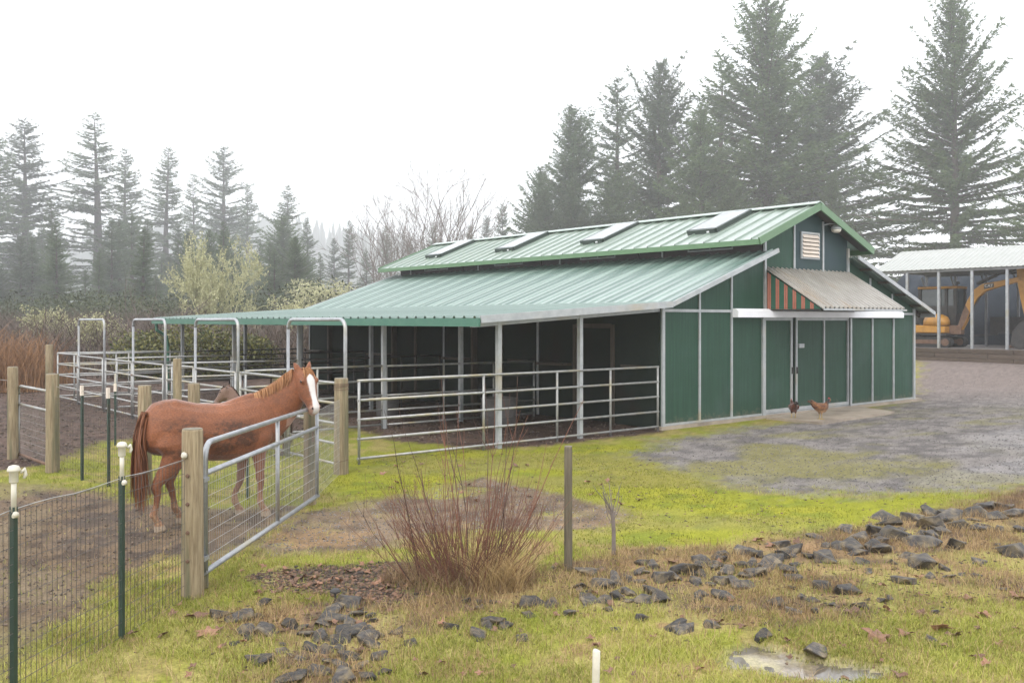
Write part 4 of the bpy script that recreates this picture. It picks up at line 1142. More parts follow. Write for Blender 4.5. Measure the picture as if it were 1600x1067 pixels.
def make_horse(name, loc, th, label, legs, neck, head_dir, head_face, poll, palette, scale=1.0, blaze=True, hair=('hair_red', 'hair_pale')):
    t = empty(name, loc, th); t.scale = (scale,)*3
    tag(t, label, 'horse')
    mb = MB()
    Y_, Z_ = Vector((0, 1, 0)), Vector((0, 0, 1))
    body = [(-.80, 1.06, .10, .12), (-.765, 1.08, .17, .21), (-.68, 1.105, .235, .285), (-.55, 1.105, .275, .315), (-.40, 1.085, .285, .315), (-.22, 1.045, .285, .315),
            (-.02, 1.015, .29, .325), (.18, 1.015, .285, .34), (.36, 1.04, .262, .355), (.50, 1.075, .235, .335), (.62, 1.09, .205, .275), (.72, 1.07, .165, .21), (.79, 1.05, .11, .14), (.82, 1.04, .05, .07)]
    chain(mb, [(Vector((x, 0, z)), Y_ * w_, Z_ * h_, -.10) for x, z, w_, h_ in body])
    # withers and spine ridge
    chain(mb, [(Vector((x, 0, z)), Y_ * w_, Z_ * h_, 0) for x, z, w_, h_ in [(-.75, 1.26, .05, .05), (-.6, 1.345, .12, .065), (-.45, 1.365, .14, .06), (-.2, 1.30, .12, .06), (.1, 1.28, .11, .06), (.3, 1.345, .075, .065), (.45, 1.385, .06, .06), (.6, 1.37, .05, .05)]], 12)
    for s, (hoof, kind) in legs.items():
        sy = 1 if s[1] == 'l' else -1
        hx, hy = hoof
        if s[0] == 'h':
            hockx = hx - .03 + kind; 
            limb(mb, [(Vector((-.52, sy*.13, 1.14)), .20, .13), (Vector((-.50 + (hx+.62)*.2, sy*.165, .95)), .215, .135), (Vector((-.45 + (hx+.62)*.35, sy*.17, .80)), .165, .11), (Vector(((-.45+hockx)/2 + (hx+.62)*.15, hy*.5+sy*.085, .655)), .10, .075),
                      (Vector((hockx + .02, hy, .53)), .062, .052), (Vector((hockx, hy, .475)), .058, .045), (Vector((hockx + .02, hy, .41)), .044, .038), (Vector(((hockx + hx)/2 + .005, hy, .29)), .034, .032), (Vector((hx - .03, hy, .185)), .044, .042), (Vector((hx + .01, hy, .12)), .038, .037), (Vector((hx + .03, hy, .075)), .05, .047), (Vector((hx + .045, hy, .035)), .062, .058), (Vector((hx + .05, hy, .0)), .070, .064)])
        else:
            limb(mb, [(Vector((.52, sy*.12, 1.10)), .15, .09), (Vector((.50, sy*.15, .94)), .14, .10), (Vector((.46 + (hx-.46)*.2, sy*.145, .80)), .105, .085), (Vector((.46 + (hx-.46)*.45, sy*.07 + hy*.5, .66)), .072, .062), (Vector((.46 + (hx-.46)*.6, hy, .52)), .052, .05),
                      (Vector((.46 + (hx-.46)*.65, hy, .455)), .054, .052), (Vector((.46 + (hx-.46)*.72, hy, .39)), .040, .038), (Vector((hx - .03, hy, .27)), .034, .031), (Vector((hx - .03, hy, .18)), .044, .041), (Vector((hx, hy, .115)), .038, .036), (Vector((hx + .025, hy, .07)), .05, .047), (Vector((hx + .04, hy, .03)), .062, .058), (Vector((hx + .045, hy, 0)), .068, .062)])
    # neck: centre, half depth, half width, direction across
    np_ = [(Vector(c), dpt, wd) for c, dpt, wd in neck]
    rings = []
    for i, (c, dpt, wd) in enumerate(np_):
        a, b_ = np_[max(i-1, 0)][0], np_[min(i+1, len(np_)-1)][0]
        d = (b_ - a).normalized()
        sd = Z_.cross(d)
        sd.normalize(); up = d.cross(sd).normalized()
        rings.append(ell(c, sd * wd, up * dpt, 16, -.15))
    mb.rings(rings)
    # head along hd from the poll, face normal hf
    hd = Vector(head_dir).normalized(); hf = Vector(head_face); hf = (hf - hd * hf.dot(hd)).normalized(); hs = hd.cross(hf).normalized()
    pol = Vector(poll)
    HL, HW = .90, 1.12
    hd = hd * HL; hf = hf * HW; hs = hs * HW
    hp = [(-.07, -.02, .05, .06), (-.03, -.02, .095, .095), (.05, -.025, .135, .105), (.13, -.035, .155, .108), (.20, -.04, .152, .106), (.28, -.03, .125, .094), (.36, -.012, .095, .075), (.43, .0, .08, .064), (.49, .0, .078, .064), (.54, -.006, .075, .062), (.575, -.014, .058, .05), (.592, -.02, .03, .028)]
    chain(mb, [(pol + hd * a + hf * o_, hs * w_, hf * h_, (.14 if a < .3 else 0)) for a, o_, h_, w_ in hp])
    for sg in (-1, 1):       # brow and cheek
        chain(mb, [(pol + hd * (.15 + k*.035) + hf * .075 + hs * sg * .078, hs * r_, hf * r_, 0) for k, r_ in ((-1.2, .012), (-.6, .03), (0, .036), (.6, .03), (1.2, .012))], 10)
        chain(mb, [(pol + hd * (.17 + k*.06) - hf * .085 + hs * sg * .05, hs * r_, hf * r_ * 1.4, 0) for k, r_ in ((-1.3, .015), (-.7, .045), (0, .055), (.7, .045), (1.3, .015))], 10)
        chain(mb, [(pol + hd * (.52 + k*.025) + hf * .03 + hs * sg * .045, hs * r_, hf * r_ * 1.2, 0) for k, r_ in ((-1.2, .01), (0, .027), (1.2, .01))], 8)
        # ears
        eb = pol + hd * -.02 + hf * .025 + hs * sg * .062
        ed = (-hd * 1.0 + hs * sg * .28 + hf * .12).normalized()
        ef = (hf + hs * sg * .5).normalized()
        es = ed.cross(ef).normalized()
        chain(mb, [(eb + ed * q, es * r_, ed.cross(es) * r_ * .55, 0) for q, r_ in ((-.03, .032), (.015, .040), (.05, .043), (.085, .033), (.115, .018), (.132, .007))], 10)
    me = skin(mb, 'body', M['coat'], .0135, 5)
    co = np.empty(len(me.vertices)*3, np.float32); me.vertices.foreach_get('co', co); co = co.reshape(-1, 3)
    P_ = co - np.array(pol)
    a = P_ @ np.array(hd)/HL**2; f_ = P_ @ np.array(hf)/HW**2; s_ = P_ @ np.array(hs)/HW**2
    base, dark, sock, hoofc = [np.array(c) for c in palette]
    n_ = len(co)
    nz = fbm(co[:,0]*3.2 + co[:,1]*3, co[:,2]*4, 301, 3); nz2 = fbm(co[:,0]*30 + co[:,2]*9, co[:,2]*48 + co[:,1]*20, 302, 3)
    col = np.tile(base, (n_, 1))
    reg = np.maximum(np.exp(-((co[:,0]+.45)/.30)**2 - ((co[:,2]-1.0)/.27)**2), np.exp(-((co[:,0]-.12)/.36)**2 - ((co[:,2]-.98)/.24)**2))
    mud = np.clip(sstep(.25, .75, reg) * sstep(.36, .62, nz*.5 + nz2*.5 + .03) + .35*sstep(.5, .65, nz)*sstep(.4, .6, nz2), 0, 1)
    col = mixc(col, dark, mud * sstep(.55, .75, co[:,2]) )
    col = mixc(col, base * 1.25, sstep(.56, .7, fbm(co[:,0]*4, co[:,2]*4, 303, 2)) * .6)
    low = sstep(.62, .40, co[:,2])
    col = mixc(col, base * .85, low * .6)
    col = mixc(col, sock, sstep(.36, .16, co[:,2]) * (.45 + .55 * sstep(.4, .6, nz2)))
    col = mixc(col, hoofc, sstep(.075, .06, co[:,2]))
    onhead = (a > -.15) & (a < .7) & (np.abs(s_) < .2) & (np.abs(f_) < .3)
    amp = np.ones(n_)
    if blaze:
        wid = np.interp(a, [.02, .06, .16, .30, .42, .50, .58], [0.0, .020, .044, .032, .026, .034, .03])
        bl = onhead * (f_ > 0.0) * sstep(wid + .008, wid - .004, np.abs(s_ - .004)) * sstep(.035, .06, a)
        muz = onhead * sstep(.47, .53, a)
        col = mixc(col, (.42,.27,.21), muz * .75)
        col = mixc(col, (.58,.55,.52), bl)
        amp = np.clip(1 - .85*bl - .6*muz, .1, 1)
    else:
        col = mixc(col, (.18,.13,.11), onhead * sstep(.44, .52, a))
    me.attributes.new('coat', 'FLOAT_COLOR', 'POINT').data.foreach_set('color', np.concatenate([np.clip(col, .004, .9), amp[:, None]], 1).astype(np.float32).ravel())
    bo = link('body', me, t)
    for sg in (-1, 1):
        c = pol + hd * .155 + hf * .072 + hs * sg * .103
        MB().rings([ell(c + hs * sg * q, hd * r_, hf * r_ * .8, 10) for q, r_ in ((-.014, .012), (-.004, .021), (.006, .016), (.010, .004))]).build('eye', M['eye'], t, smooth=True)
        c = pol + hd * .535 + hf * .052 + hs * sg * .050
        q = (hf * .5 + hs * sg * .8 + hd * .2).normalized(); e1 = q.cross(hd).normalized()
        MB().rings([ell(c + q * k_, hd * r_ * 1.4, e1 * r_, 8) for k_, r_ in ((-.012, .008), (.0, .013), (.006, .009))]).build('nostril', M['nostril'], t, smooth=True)
    # tail, mane, forelock
    rt = []
    for k in range(560):
        a0 = random.uniform(-1, 1); r_ = random.random()
        p = Vector((-.775 + random.uniform(-.02, .03), a0 * .075, 1.25 + random.uniform(-.07, .05)))
        spread = Vector((random.uniform(-.035, .05), a0 * .12 + random.uniform(-.05, .05), 0))
        Lh = random.uniform(.68, 1.02) if r_ > .3 else random.uniform(.4, .65)
        path = [(0, 0, 0)] + [(-.085*math.sin(min(1, q*1.6)*1.5) + spread.x*q + .035*q*q, spread.y*q + .006*math.sin(q*9+k), -Lh*q + .05*math.sin(min(1, q*3)*math.pi)*.4) for q in (.1, .22, .38, .55, .75, 1.0)]
        rt.append((p, path, random.uniform(.006, .012)))
    strands('tail', hair[0], t, rt)
    rt = []
    cr = []
    for i, (c, dpt, wd) in enumerate(np_):
        a_, b_ = np_[max(i-1, 0)][0], np_[min(i+1, len(np_)-1)][0]
        d = (b_ - a_).normalized(); sd = Z_.cross(d).normalized(); up = d.cross(sd).normalized()
        cr.append((c + up * dpt * .97, sd, up, wd))
    nseg = len(cr) - 1
    for k in range(620):
        q = random.uniform(.22, 1.0) * nseg
        i = min(int(q), nseg - 1); fq = q - i
        p = cr[i][0].lerp(cr[i+1][0], fq); sd = cr[i][1].lerp(cr[i+1][1], fq); up = cr[i][2].lerp(cr[i+1][2], fq); wd = cr[i][3]*(1-fq) + cr[i+1][3]*fq
        p = p + sd * random.uniform(-.02, .02)
        Lh = random.uniform(.10, .19)
        o_ = -sd     # falls on the off-side facing the camera
        dn = Vector((0, 0, -1)); back = Vector((-.4, 0, 0))
        path = [Vector((0, 0, -.01)), up*.02 + o_*.02, up*.012 + o_*min(wd*.8, .05) + dn*.02 + back*.01, o_*min(wd*1.15, .075) + dn*Lh*.5 + back*Lh*.2, o_*min(wd*1.28, .09) + dn*Lh*.95 + back*Lh*.35]
        rt.append((p, path, random.uniform(.004, .008)))
    strands('mane', hair[1], t, rt)
    rt = []
    for k in range(150):
        p = pol + hd * random.uniform(-.06, .0) + hs * random.uniform(-.045, .045) + hf * .06
        Lh = random.uniform(.10, .18); sw = random.uniform(-.03, .05)
        path = [Vector((0, 0, 0)), hf*.035 + hd*.02, hf*.05 + hd*Lh*.4 + hs*sw*.4, hf*.05 + hd*Lh*.75 + hs*sw*.8, hf*.045 + hd*Lh + hs*sw]
        rt.append((p, path, random.uniform(.004, .007)))
    strands('forelock', hair[1], t, rt)
    return t
O_ = Vector((-3.41, 10.61, 0))
TH = R(40)
gz_ = max(gz1(-3.9, 10.1), gz1(-3.1, 11.0)) - .005
make_horse('horse', (O_.x, O_.y, gz_), TH, 'chestnut horse with a white blaze looking over the mesh gate',
    {'hr': ((-.70, -.14), .03), 'hl': ((-.36, .16), -.06), 'fr': ((.54, -.12), 0), 'fl': ((.34, .13), 0)},
    [((.44, 0, 1.07), .33, .175), ((.60, 0, 1.13), .325, .165), ((.73, -.01, 1.225), .29, .14), ((.85, -.03, 1.335), .245, .118), ((.94, -.065, 1.45), .205, .103), ((1.005, -.10, 1.56), .165, .094), ((1.045, -.13, 1.645), .115, .08)],
    (.06, -.46, -.87), (.08, -.95, .5), (1.05, -.14, 1.655),
    ((.195, .068, .027), (.075, .030, .015), (.30, .18, .10), (.30, .23, .16)))
make_horse('pony', (-4.28, 15.7, 0), R(178), 'brown pony standing behind the chestnut horse, head by the second bow gate',
    {'hr': ((-.62, -.14), -.03), 'hl': ((-.55, .14), -.03), 'fr': ((.48, -.12), 0), 'fl': ((.44, .12), 0)},
    [((.42, 0, 1.10), .30, .16), ((.53, 0, 1.22), .27, .15), ((.62, .0, 1.37), .22, .125), ((.70, .0, 1.53), .18, .105), ((.76, .0, 1.66), .155, .092), ((.81, .0, 1.75), .135, .085), ((.85, 0, 1.80), .11, .075)],
    (.62, 0, -.78), (.8, 0, .6), (.86, 0, 1.79),
    ((.16, .095, .068), (.09, .055, .04), (.13, .09, .07), (.08, .07, .06)), scale=.63, blaze=False, hair=('hair_dark', 'hair_dark'))

# hens
def make_hen(loc, rz, label, dark, pose=0.0, s=1.0):
    t = empty('hen', loc, rz); t.scale = (s, s, s)
    tag(t, label, 'hen', 'hens in front of the barn door')
    mb = MB(); Y_, Z_ = Vector((0, 1, 0)), Vector((0, 0, 1))
    chain(mb, [(Vector((x, 0, z)), Y_*w_, Z_*h_, 0) for x, z, w_, h_ in [(-.225, .36, .012, .05), (-.19, .335, .03, .075), (-.13, .285, .06, .085), (-.06, .245, .085, .095), (.02, .23, .092, .105), (.09, .235, .082, .10), (.14, .26, .06, .08), (.17, .28, .03, .05)]], 14)
    hz = .40 - pose
    chain(mb, [(Vector((.10, 0, .275)), Y_*.055, Z_*.06, 0), (Vector((.14, 0, .32 - pose*.4)), Y_*.045, Vector((-.6,0,.8))*.045, 0), (Vector((.165 + pose*.2, 0, .36 - pose*.8)), Y_*.033, Vector((-.7,0,.7))*.034, 0), (Vector((.185 + pose*.3, 0, hz)), Y_*.027, Vector((-.5,0,.86))*.03, 0), (Vector((.21 + pose*.3, 0, hz + .005)), Y_*.018, Z_*.02, 0)], 12)
    for sg in (-1, 1):
        limb(mb, [(Vector((-.01, sg*.045, .19)), .04, .035), (Vector((.0, sg*.045, .14)), .028, .025), (Vector((.0, sg*.045, .105)), .013, .013)])
        chain(mb, [(Vector((x, sg*.085, z)), Y_*w_, Z_*h_, 0) for x, z, w_, h_ in [(-.15, .27, .008, .02), (-.08, .255, .02, .05), (.01, .25, .024, .06), (.08, .26, .018, .045), (.11, .27, .006, .02)]], 10)
    me = skin(mb, 'body', M['feather'], .0085, 3)
    co = np.empty(len(me.vertices)*3, np.float32); me.vertices.foreach_get('co', co); co = co.reshape(-1, 3)
    nz = fbm(co[:,0]*30, co[:,2]*34 + co[:,1]*12, 311, 3)
    col = np.tile(np.array((.20,.085,.03) if not dark else (.15,.047,.026)), (len(co), 1))
    col = mixc(col, (.10,.04,.018) if not dark else (.06,.02,.013), sstep(.42, .6, nz))
    if not dark:
        col = mixc(col, (.36,.21,.10), sstep(.23, .17, co[:,2]) * .8)
        col = mixc(col, (.022,.018,.016), sstep(.29, .34, co[:,2] - .0) * sstep(.10, .15, co[:,0]))
    col = mixc(col, (.02,.015,.012), sstep(-.17, -.21, co[:,0]) * .6)
    me.attributes.new('coat', 'FLOAT_COLOR', 'POINT').data.foreach_set('color', np.concatenate([np.clip(col, .004, .9), np.ones((len(co), 1))], 1).astype(np.float32).ravel())
    link('body', me, t)
    for sg in (-1, 1):
        lg = MB().tube([(0, sg*.045, .12), (.005, sg*.045, .012)], .008, 6)
        for a in (-.5, 0, .5, math.pi): lg.tube([(.005, sg*.045, .012), (.005 + .05*math.cos(a), sg*.045 + .05*math.sin(a), .006)], [.007, .004], 5)
        lg.build('leg', M['hen_leg'], t)
    hx = .205 + pose*.3
    MB().prism([(hx - .035, hz + .02), (hx + .012, hz + .02), (hx + .014, hz + .036), (hx, hz + .03), (hx - .008, hz + .05), (hx - .018, hz + .035), (hx - .03, hz + .046)], 'y', -.004, .004).prism([(hx + .0, hz - .02), (hx + .015, hz - .015), (hx + .008, hz - .045)], 'y', -.008, .008).build('comb', M['comb'], t)
    MB().tube([(hx + .01, 0, hz + .004), (hx + .04, 0, hz - .008)], [.011, .002], 6).build('beak', M['hen_leg'], t)
    tf = MB()
    for k in range(7):
        a = -.3 + .1*k
        tf.bar((-.17, (k-3)*.008, .32), (-.27 - .01*abs(k-3), (k-3)*.018, .40 - .012*abs(k-3)), .022, .004)
    tf.build('tail', M['machine_dark'] if dark else M['rust'], t)
g = G(1282, 655, .055); make_hen((g.x, g.y, .055), R(12), 'brown hen with a black neck standing on the concrete slab', False, .0, 1.1)
g = G(1240, 653, .055); make_hen((g.x, g.y, .055), R(88), 'dark reddish hen facing away beside the door gap', True, .02)
# ------------------------------------------------------------------ trees
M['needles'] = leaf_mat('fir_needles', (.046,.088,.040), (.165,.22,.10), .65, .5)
M['needles_blue'] = leaf_mat('fir_needles_grey', (.048,.084,.048), (.17,.215,.125), .65, .5)
M['laurel'] = leaf_mat('mottled_leaves', (.035,.055,.02), (.24,.22,.06), .4, .15)
M['lichen'] = leaf_mat('pale_lichen', (.36,.36,.19), (.62,.60,.36), .9, .1)
M['twig_purple'] = leaf_mat('bramble_twigs', (.07,.052,.044), (.165,.125,.10), .9, 0)
M['twig_orange'] = leaf_mat('orange_twigs', (.16,.085,.045), (.30,.17,.085), .9, 0)
M['under'] = leaf_mat('undergrowth_leaves', (.03,.042,.02), (.09,.10,.045), .7, .1)
M['far'] = leaf_mat('far_conifers', (.035,.05,.035), (.06,.08,.055), .8, 0)

def conifer(seed, H, Rm, clear=.1, fill=1.0, up=.35, droop=.5, mt='needles', narrow=.85, step=.13, nb=(4, 5, 5, 6)):
    rd = random.Random(seed)
    v, f, t = [], [], []
    tm = MB()
    bend = [rd.uniform(-.15, .15) for _ in range(2)]
    def ctr(z): return (bend[0]*math.sin(z*.12), bend[1]*math.sin(z*.15))
    tm.tube([(*ctr(H*q), H*q) for q in (0, .03, .15, .3, .5, .7, .85, .97)], [H*.0175*1.25, H*.0155, H*.0135, H*.0115, H*.0085, H*.005, H*.0025, .02], 8)
    z = H * clear
    lean = [rd.uniform(.62, 1.25) for _ in range(8)]; gaps = [rd.uniform(.15, .8) for _ in range(3)]
    while z < H - .25:
        q = z / H
        for k in range(rd.choice(nb)):
            if rd.random() > fill * .9 * (.55 + .45*min(1, q*3)): continue
            ph = rd.uniform(0, 2*math.pi)
            sect = lean[int(ph / (2*math.pi) * 8 + q*5) % 8]
            if nb[0] < 6 and any(abs(q - g_) < .018 for g_ in gaps) and rd.random() < .7: continue
            Lb = Rm * ((1 - q) ** narrow) * rd.uniform(.45, 1.15) * sect * (min(1, .55 + q*2)) + .25
            if rd.random() < .12: Lb *= 1.3
            el = up * (q - .28) * 2.0 + rd.uniform(-.15, .15)
            cx, cy_ = ctr(z)
            dx, dy = math.cos(ph), math.sin(ph)
            P0 = Vector((cx, cy_, z))
            def bp(s): return P0 + Vector((dx*Lb*s, dy*Lb*s, Lb*(math.tan(el)*s - droop*(1-q)*.55*s*s + .22*s**3)))
            tm.tube([bp(0), bp(.5), bp(.9)], [.012*Lb + .015, .008*Lb + .012, .01], 3, False)
            nn = max(3, int(Lb / step))
            for i in range(nn):
                s = (i + rd.random()) / nn
                if s < .10 and rd.random() < .6: continue
                p = bp(s); tg = (bp(min(1, s + .05)) - bp(max(0, s - .05))).normalized()
                sd = Vector((-dy, dx, 0))
                sec = (1 - abs(s - .45)) * .30 * Lb + .22
                for e in range(rd.choice((3, 4, 5, 6))):
                    sg = rd.choice((-1, 1))
                    d = (tg * rd.uniform(.35, 1.0) + sd * sg * rd.uniform(.1, 1.0) + Vector((0, 0, rd.uniform(-.75, .22)))).normalized()
                    ln = min(.60, sec) * rd.uniform(.3, .9)
                    wd = rd.uniform(.022, .048) + ln * .05
                    nrm = Vector((rd.uniform(-1, 1), rd.uniform(-1, 1), rd.uniform(.2, 1.2)))
                    wv = d.cross(nrm).normalized() * wd
                    o_ = p + Vector((rd.uniform(-.06, .06), rd.uniform(-.06, .06), rd.uniform(-.05, .05)))
                    b0 = len(v)
                    m_ = o_ + d * ln * .45 + Vector((0, 0, -.03))
                    v += [o_, m_ + wv, o_ + d * ln + Vector((0, 0, -.08*ln)), m_ - wv]
                    f.append((b0, b0+1, b0+2, b0+3))
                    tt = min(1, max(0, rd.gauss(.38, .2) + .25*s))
                    t += [tt]*4
                    # needle sprig across the twig
                    if rd.random() < .6:
                        b0 = len(v); m2 = o_ + d*ln*rd.uniform(.3, .8)
                        d2 = (wv.normalized()*rd.choice((-1, 1)) + d*.7 + Vector((0, 0, rd.uniform(-.4, .2)))).normalized(); l2 = ln*.5
                        w2 = d2.cross(nrm).normalized()*wd*.7
                        v += [m2, m2 + d2*l2*.5 + w2, m2 + d2*l2, m2 + d2*l2*.5 - w2]; f.append((b0, b0+1, b0+2, b0+3)); t += [min(1, tt+.1)]*4
        z += rd.uniform(.26, .52) * (H / 28)
    for i in range(14):
        zz = H - .9 + i*.07; b0 = len(v); a = rd.uniform(0, 6.28); c = Vector((*ctr(H), zz)); d = Vector((math.cos(a)*.35, math.sin(a)*.35, .3)); wv = d.cross(Vector((0,0,1))).normalized()*.04
        v += [c, c + d*.5 + wv, c + d, c + d*.5 - wv]; f.append((b0, b0+1, b0+2, b0+3)); t += [.5]*4
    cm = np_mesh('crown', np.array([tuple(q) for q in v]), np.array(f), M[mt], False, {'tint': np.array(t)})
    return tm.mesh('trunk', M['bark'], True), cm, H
FIRS = [conifer(1, 28, 5.6, .08, 1.0, .3, .6, nb=(5, 6, 7, 7)), conifer(2, 28, 5.0, .05, 1.0, .3, .7, nb=(5, 6, 6, 7)), conifer(3, 28, 6.0, .05, 1.0, .45, .45, 'needles_blue', .8, nb=(5, 6, 7, 7)),
        conifer(4, 28, 4.8, .16, .86, .3, .4), conifer(5, 26, 8.6, .04, 1.0, .8, .5, 'needles', 1.02, .12, (6, 7, 7, 8)), conifer(6, 24, 7.4, .04, 1.0, .75, .35, 'needles_blue', .92, .12, (6, 7, 8, 8))]
def place_tree(kind, x, y, H, ws, label, group=None, rz=None, name='fir_tree'):
    tm, cm, H0 = FIRS[kind]
    z = gz1(x, y) - .15
    t = empty(name, (x, y, z), random.uniform(0, 6.28) if rz is None else rz)
    s = H / H0
    t.scale = (s*ws, s*ws, s)
    tag(t, label, 'tree', group)
    link('trunk', tm, t); link('crown', cm, t)
    return t
def tree_at(px, py, Y, kind, ws, label, group=None, rz=None):
    x = (px - 800) / F * Y
    z0 = gz1(x, Y)
    place_tree(kind, x, Y, EYE + (HZ - py) / F * Y - z0, ws, label, group, rz)
gl, gr_ = 'conifers in the mist on the left', 'tall firs behind the barn'
LT = [(-8, 205, 225, 0, 1.7, 'dense fir cut by the left edge of the picture'), (38, 186, 239, 2, 1.75, 'broad tall fir second from the left edge'),
      (150, 176, 255, 3, 1.9, 'tallest fir on the left with a bare lower trunk'), (196, 232, 271, 0, 1.35, 'thin ragged fir leaning on the tallest left fir'),
      (262, 228, 290, 1, 1.55, 'evenly tapered fir left of the pale lichen tree'), (302, 275, 327, 3, 1.25, 'slender fir between two fuller misty firs'),
      (350, 230, 294, 2, 1.7, 'full fir rising right above the pale lichen tree'), (386, 290, 310, 1, 1.3, 'shorter fir at the right shoulder of the one above the lichen tree'),
      (449, 290, 266, 0, 1.6, 'blunt topped fir standing apart right of the lichen tree'), (545, 343, 255, 1, 1.1, 'small pale fir before the bare trees'),
      (760, 336, 343, 2, 1.2, 'small faint fir between the bare trees and the tall firs')]
for px, py, Y, k, ws, lb in LT: tree_at(px, py, Y, k, ws, lb, gl)
RT = [(845, 262, 168, 4, 1.22, 'lowest fir at the left end of the group behind the barn roof'), (893, 170, 160, 5, 1.33, 'fir with two pointed tops at the left of the group behind the barn'),
      (965, 122, 183, 2, 1.39, 'pale fir in the middle of the group behind the barn'), (1032, 100, 165, 5, 1.19, 'slim pointed fir left of the tallest fir behind the barn'),
      (1095, 165, 151, 4, 1.13, 'lower bushy fir in front of the tallest fir'), (1128, 95, 197, 3, 1.60, 'faint fir touching the tallest fir on its left'),
      (1198, -8, 160, 4, 1.39, 'tallest fir of all, reaching the top of the picture behind the barn'), (1282, 92, 176, 5, 1.60, 'fir on the right flank of the tallest fir'),
      (1300, 275, 148, 4, 1.07, 'low fir behind the barn ridge end'), (1490, -15, 139, 4, 1.08, 'large lone fir rising behind the machine shed')]
for px, py, Y, k, ws, lb in RT: tree_at(px, py, Y, k, ws, lb, gr_)
rd = random.Random(5)
for i in range(52):
    px = rd.uniform(-140, 490); Y = rd.uniform(115, 230); py = rd.uniform(350, 450) - (Y - 115)*.4 - max(0, 200 - px)*.12
    tree_at(px, py, Y, rd.choice((0, 1, 2, 4)), rd.uniform(1.1, 1.6), 'lower fir filling the dark wood edge ' + ('at the left edge of the picture' if px < 60 else 'under the tallest left fir' if px < 215 else 'left of the pale lichen tree' if px < 300 else 'behind the pale lichen tree' if px < 410 else 'around the blunt topped fir'), 'low firs of the left wood')
for px, py, Y, k, ws in ((500, 395, 235, 1, 1.3), (522, 372, 262, 2, 1.2), (572, 388, 250, 0, 1.4), (604, 352, 290, 1, 1.1), (640, 372, 270, 2, 1.3), (676, 348, 285, 0, 1.2), (735, 352, 255, 1, 1.3), (785, 318, 240, 2, 1.2), (480, 340, 250, 0, 1.2)):
    tree_at(px, py, Y, k, ws, 'faint fir in the misty gap ' + ('left of the upper roof end' if px < 590 else 'among the bare trees' if px < 720 else 'right of the bare trees'), 'faint firs in the misty gap')
for i in range(12):
    px = rd.uniform(840, 1265); Y = rd.uniform(140, 172); py = rd.uniform(240, 325)
    tree_at(px, py, Y, rd.choice((2, 4, 5)), rd.uniform(1.0, 1.4), 'lower fir filling the foot of the group ' + ('behind the far half of the barn roof' if px < 1030 else 'under the tallest fir'), 'low firs behind the barn')
for px, py, Y in ((1660, 120, 110), (-120, 200, 180), (-210, 230, 176), (1760, 60, 110)):
    tree_at(px, py, Y, 4, 1.1, 'fir standing at the side of the yard near the shed' if px > 800 else 'fir of the wood beyond the left edge', 'outer firs')

# bare and lichen-hung trees
def bare_tree(seed, H, spread, stems=5, depth=4, r0=.1, lich=0, gnarl=.25, lsize=.12, upb=.35, rk=.48, bmat='bark_grey'):
    rd = random.Random(seed)
    mb = MB(); v, f, t = [], [], []
    def leaf(p, sz):
        b0 = len(v); d = Vector((rd.gauss(0, 1), rd.gauss(0, 1), rd.gauss(.2, .8))).normalized(); w_ = d.orthogonal().normalized()
        w_ = (Matrix.Rotation(rd.uniform(0, 6.28), 3, d) @ w_) * sz * .35
        v.extend([p, p + d*sz*.5 + w_, p + d*sz, p + d*sz*.5 - w_]); f.append((b0, b0+1, b0+2, b0+3)); t.extend([rd.random()]*4)
    def grow(p, d, L_, r, lev):
        n_ = 4 if lev < 2 else 3
        pts = [p]; q = p; dd = d
        for i in range(n_):
            dd = (dd + Vector((rd.gauss(0, gnarl), rd.gauss(0, gnarl), rd.gauss(.06, gnarl*.6)))).normalized()
            q = q + dd * L_ / n_; pts.append(q)
        mb.tube(pts, [r*(1 - .6*i/n_) for i in range(n_ + 1)], 5 if lev < 2 else 3, False)
        if lich and lev >= 1:
            for i in range(int(lich * (1 + lev))):
                k = rd.uniform(0, n_ - .01); a = pts[int(k)].lerp(pts[int(k)+1], k - int(k)); leaf(a, lsize*rd.uniform(.5, 1.2))
        if lev < depth:
            for c in range(rd.choice((3, 4, 4, 5)) if lev else rd.choice((4, 5, 6))):
                k = rd.uniform(.8 if lev else 1.3, n_ - .001); a = pts[int(k)].lerp(pts[int(k)+1], k - int(k))
                sd = dd.orthogonal().normalized(); sd = Matrix.Rotation(rd.uniform(0, 6.28), 3, dd) @ sd
                grow(a, (dd*.75 + sd*rd.uniform(.35, .9) + Vector((0, 0, upb*.5))).normalized(), L_*rd.uniform(.45, .68), r*rk, lev + 1)
    for s in range(stems):
        a = rd.uniform(0, 6.28)
        grow(Vector((math.cos(a)*.2, math.sin(a)*.2, -.1)), Vector((math.cos(a)*spread*rd.random(), math.sin(a)*spread*rd.random(), 1)).normalized(), H*rd.uniform(.42, .6), r0*rd.uniform(.7, 1), 0)
    bme = mb.mesh('branches', M[bmat])
    if bmat == 'lichen': bme.attributes.new('tint', 'FLOAT', 'POINT').data.foreach_set('value', np.array([random.uniform(.2, .9) for _ in bme.vertices], np.float32))
    lme = np_mesh('lichen', np.array([tuple(q) for q in v]), np.array(f), M['lichen'], False, {'tint': np.array(t)}) if v else None
    return bme, lme
def put_bare(meshes, px, Y, label, group=None, sc=1.0, name='bare_tree', rz=0, zs=1.0):
    x = (px - 800)/F*Y
    t = empty(name, (x, Y, gz1(x, Y) - .1), rz); t.scale = (sc, sc, sc*zs)
    tag(t, label, 'tree', group)
    link('branches', meshes[0], t)
    if meshes[1]:
        lo_ = link('lichen', meshes[1], t)
    return t
bt1 = bare_tree(21, 19, .5, 4, 3, .12, 0, .12, upb=.8, rk=.55); bt2 = bare_tree(22, 18, .7, 4, 3, .11, 0, .15, upb=.7, rk=.55)
